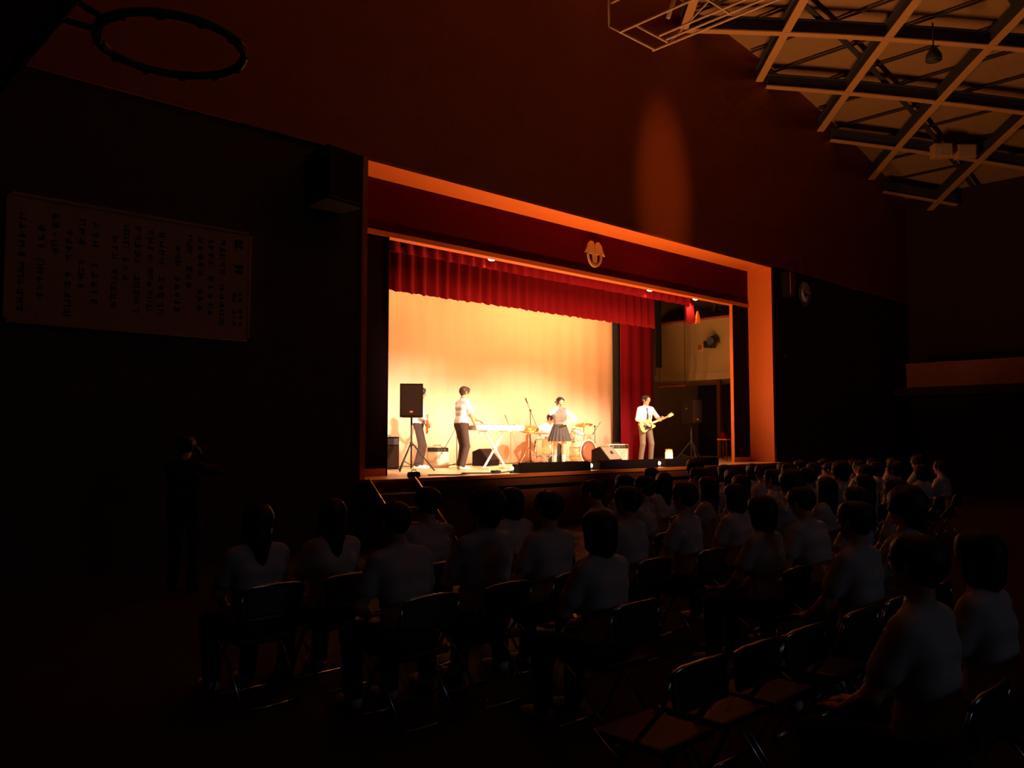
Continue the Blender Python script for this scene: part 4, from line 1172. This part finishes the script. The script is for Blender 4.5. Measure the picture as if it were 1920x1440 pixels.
MB().tube([(-.2, -.8, .05), (-.15, -1.1, .8)], .035, 8).build('hydraulic_arm', 'pipe', t)
# dark round lamp and boxes under the roof beams
t = thing('ceiling_lamp', 'dark unlit round high-bay lamp hanging under a roof beam', 'ceiling lamp', (12.5, -4.47, 10.42))
MB().lathe([(.17, 0), (.18, .02), (.17, .14), (.10, .26), (.06, .34)], 24).build('shade', 'roof_dark', t)
MB().lathe([(.15, .005), (.10, -.03), (.02, -.04)], 24).build('glass', 'roof_dark', t)
MB().cyl((0, 0, .32), (0, 0, .90), .02, n=8).build('stem', 'roof_dark', t)
for i, (x, y, z, lab) in enumerate(((18.35, -2.55, 9.95, 'brown box unit hung under the roof, left one of the pair'), (18.95, -3.00, 9.95, 'brown box unit hung under the roof, right one of the pair'))):
    t = thing('roof_unit', lab, 'ceiling unit', (x, y, z), R(-45), 'box units under the roof')
    MB().bbox((0, 0, .2), (.55, .30, .40), .02).build('casing', 'roof_steel', t)
    MB().cyl((0, 0, .4), (0, 0, roof(x) - z + .1), .02, n=8).build('hanger', 'roof_dark', t)
    MB().span(-.24, .24, -.16, -.15, .04, .36).build('front_panel', 'pipe', t)

# ================================================================== AUDIENCE
def make_chair():
    t = thing('folding_chair', 'x', 'chair')
    for s in (-1, 1):
        x = s * .215
        MB().tube([(x, .20, .012), (x, .02, .36), (x, -.20, .62), (x, -.235, .74)], .011, 8).build('side_tube', 'chair_steel', t)
        MB().tube([(x * .93, -.24, .012), (x * .93, .02, .33), (x * .93, .19, .44)], .011, 8).build('side_tube', 'chair_steel', t)
    MB().tube([(-.215, -.232, .735), (-.20, -.243, .768), (-.15, -.25, .783), (.0, -.262, .79), (.15, -.25, .783), (.20, -.243, .768), (.215, -.232, .735)], .0115, 8).build('top_rail', 'chair_steel', t)
    MB().cyl((-.2, -.235, .02), (.2, -.235, .02), .010, n=8).build('rear_bar', 'chair_steel', t)
    MB().cyl((-.215, .20, .02), (.215, .20, .02), .010, n=8).build('front_bar', 'chair_steel', t)
    MB().bbox((0, .01, .425), (.40, .38, .04), .015).build('seat', 'chair_vinyl', t)
    MB().bbox((0, 0, 0), (.39, .03, .18), .012, TR((0, -.235, .685), R(-8))).build('backrest', 'chair_vinyl', t)
    return t
chair0 = make_chair(); chair_used = [False]
def chair(x, row, label, group=None, rz=0):
    c = chair0 if not chair_used[0] else copy_tree(chair0)
    chair_used[0] = True
    c.location = (x, row + .25, 0); c.rotation_euler = (0, 0, rz)
    c['label'] = label
    c['group'] = group or 'folding chairs of the audience'
    return c
SEAT = dict(pelvis=(0, -.02, .535), footL=(-.13, .40, .09), footR=(.13, .38, .09), knee=(0, .4, 1), knee_out=.15, handL=(-.09, .30, .60), handR=(.09, .30, .60), elbowL=(-.8, -.5, -.2), elbowR=(.8, -.5, -.2),
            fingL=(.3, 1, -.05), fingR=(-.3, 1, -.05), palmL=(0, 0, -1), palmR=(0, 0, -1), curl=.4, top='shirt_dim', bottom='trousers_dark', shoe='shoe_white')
FIG = {
    'short': figure('seated_a', .014, 1.0, lean=4, head_pitch=3, style='short', **SEAT),
    'bushy': figure('seated_b', .014, 1.04, lean=-2, head_pitch=3, style='bushy', slim=1.08, **SEAT),
    'bob': figure('seated_c', .014, .97, lean=6, head_yaw=-8, head_pitch=2, style='bob', **SEAT),
    'long': figure('seated_d', .014, .97, lean=3, head_yaw=-14, head_pitch=4, style='long', **SEAT),
    'bowed': figure('seated_e', .014, 1.0, lean=14, head_yaw=10, head_pitch=-10, style='short', **SEAT),
}
def seated(kind, x, row, label, turn=0, group=None, chair_label=None, dy=0.0):
    person(label, (x, row + .25 + dy, 0), R(turn), FIG[kind], group or 'audience')
    chair(x, row, chair_label or 'dark folding chair under the ' + label.split(',')[0].replace('person', 'person', 1), group and 'chairs of ' + group)
# nearest rows, one by one
seated('short', -4.10, -10.43, 'person in a pale shirt at the lower right corner, nearest to the camera')
seated('bob', -3.32, -10.43, 'person in a pale shirt at the right edge, just right of the nearest person', chair_label='folding chair at the right edge beside the nearest person')
for x, lab in ((-4.58, 'empty folding chair with shining back rail, nearest of the row'), (-4.11, 'empty folding chair, second of the row from the near end'),
               (-3.66, 'empty folding chair, third of the row from the near end'), (-3.02, 'empty folding chair, farthest of the row, beside two seated people')):
    chair(x, -9.45, lab)
seated('short', -2.50, -9.45, 'person in a pale shirt seated just beyond the empty chairs', chair_label='folding chair under the person just beyond the empty chairs')
seated('bushy', -1.88, -9.45, 'broad-backed person in a pale shirt right of the empty chairs', chair_label='folding chair under the broad-backed person right of the empty chairs')
seated('bob', -3.78, -8.48, 'person with round dark bobbed hair in the middle, in front of the empty chairs', chair_label='folding chair under the person with round bobbed hair')
seated('bowed', -4.50, -7.50, 'person in a white shirt with head bowed, below the stage steps', chair_label='folding chair under the bowed person below the steps')
seated('bushy', -3.87, -7.50, 'person with bushy hair in a white shirt, tallest head before the stage', dy=.02, chair_label='folding chair under the person with bushy hair')
seated('short', -3.22, -7.50, 'short-haired person in a white shirt right of the bushy-haired one', chair_label='folding chair right of the bushy-haired person')
seated('long', -5.00, -6.50, 'long-haired person seated at the far left end of the rows', chair_label='folding chair at the far left end of the rows')
seated('long', -4.43, -6.50, 'long-haired person second from the left end of the rows', chair_label='folding chair second from the left end of the rows')
seated('short', -3.56, -6.50, 'short-haired person directly below the right rail of the stage steps', turn=-8, chair_label='folding chair directly below the stage steps')
seated('bob', -2.63, -6.50, 'person with bobbed hair right behind the bushy-haired head', chair_label='folding chair beyond the bushy-haired person')
rnd = random.Random(21)
kinds = ['short', 'bob', 'bowed', 'long', 'short', 'bushy']
LOOK = {'short': 'short-haired', 'bob': 'bob-haired', 'bowed': 'bowed short-haired', 'long': 'long-haired', 'bushy': 'bushy-haired'}
ORD = ['first', 'second', 'third', 'fourth', 'fifth', 'sixth', 'seventh', 'eighth', 'ninth', 'tenth', 'eleventh', 'twelfth']
rows = [(-8.48, 'in the dark row just beyond the empty chairs', [-1.9, -1.1, -.4, .5]), (-7.50, 'right of the white-shirted trio in their row', [-2.3, -1.5, -.7, .2, 1.1, 2.0]),
        (-6.50, 'of the right part of the third farthest row', [-1.38, -.76, .35, 1.0, 1.75, 2.6, 3.4, 4.3, 5.3, 6.4, 7.2]),
        (-5.50, 'in the second farthest row below the stage', [.1 + .78 * i for i in range(12)]), (-4.50, 'in the farthest row nearest the stage', [2.0 + .9 * i for i in range(10)])]
for row, where, xs_ in rows:
    for n_, x in enumerate(xs_):
        k = rnd.choice(kinds)
        person('%s person, %s from the left %s' % (LOOK[k], ORD[n_], where), (x + rnd.uniform(-.03, .03), row + .25, 0), R(rnd.uniform(-12, 22)), FIG[k], 'audience')
        chair(x, row, 'occupied folding chair, %s from the left %s' % (ORD[n_], where))

# standing person by the left wall with a camera
figm = figure('standing', .013, 1.01, head_yaw=-20, head_pitch=0, handL=(-.06, .26, 1.50), handR=(.10, .26, 1.50), elbowL=(-.7, -.1, -.7), elbowR=(.7, -.1, -.7), fingL=(.4, .3, .8), fingR=(-.4, .3, .8),
              palmL=(.7, -.3, 0), palmR=(-.7, -.3, 0), curl=1.0, top='trousers_dark', sleeve='long', bottom='trousers_dark', style='short')
person('person in dark clothes standing by the wall at the left, holding a camera', (-3.78, -2.06, 0), R(-40), figm)
T = TR((-3.78, -2.06, 0), 0, 0, R(-40))
t = thing('camera_device', 'small dark camera held up by the standing person', 'camera', T @ Vector((.02, .33, 1.60)), R(-40))
MB().bbox((0, 0, 0), (.12, .06, .08), .012).build('casing', 'black_paint', t)
MB().cyl((0, .03, 0), (0, .08, 0), .028, .026, 16).build('lens', 'black_metal', t)

# white leaflets in the audience
t = thing('leaflet', 'white sheet of paper held up left of the round bobbed head', 'paper', (-2.42, -6.90, .73), R(-12))
MB().prism([(-.10, 0), (.11, -.01), (.11, .29), (-.03, .30), (-.10, .29)], .002, TR((0, 0, -.07), R(78))).build('sheet', 'paper', t)
MB().prism([(-.10, 0), (-.10, .29), (-.125, .28), (-.125, .01)], .002, TR((0, -.004, -.07), R(78))).build('folded_edge', 'paper', t)
for x, y, rz, lab in ((-2.66, -9.22, 20, 'pale indoor shoe on the floor left of the nearest person, upper one'), (-2.80, -9.44, -25, 'pale indoor shoe on the floor left of the nearest person, lower one')):
    t = thing('indoor_shoe', lab, 'shoe', (x, y, 0), R(rz), 'indoor shoes on the floor')
    MB().bbox((0, 0, .012), (.09, .25, .024), .010).build('sole', 'shoe_white', t)
    MB().lathe([(.045, 0), (.044, .03), (.03, .055), (.006, .062)], 16, Matrix.Translation((0, .06, .022)) @ Matrix.Diagonal((1, 1.4, 1, 1))).build('upper', 'shoe_white', t)
    MB().torus((0, -.055, .04), .036, .010, Matrix.Diagonal((1, 1.4, 1, 1)), 20, 6).build('heel_collar', 'shoe_white', t)
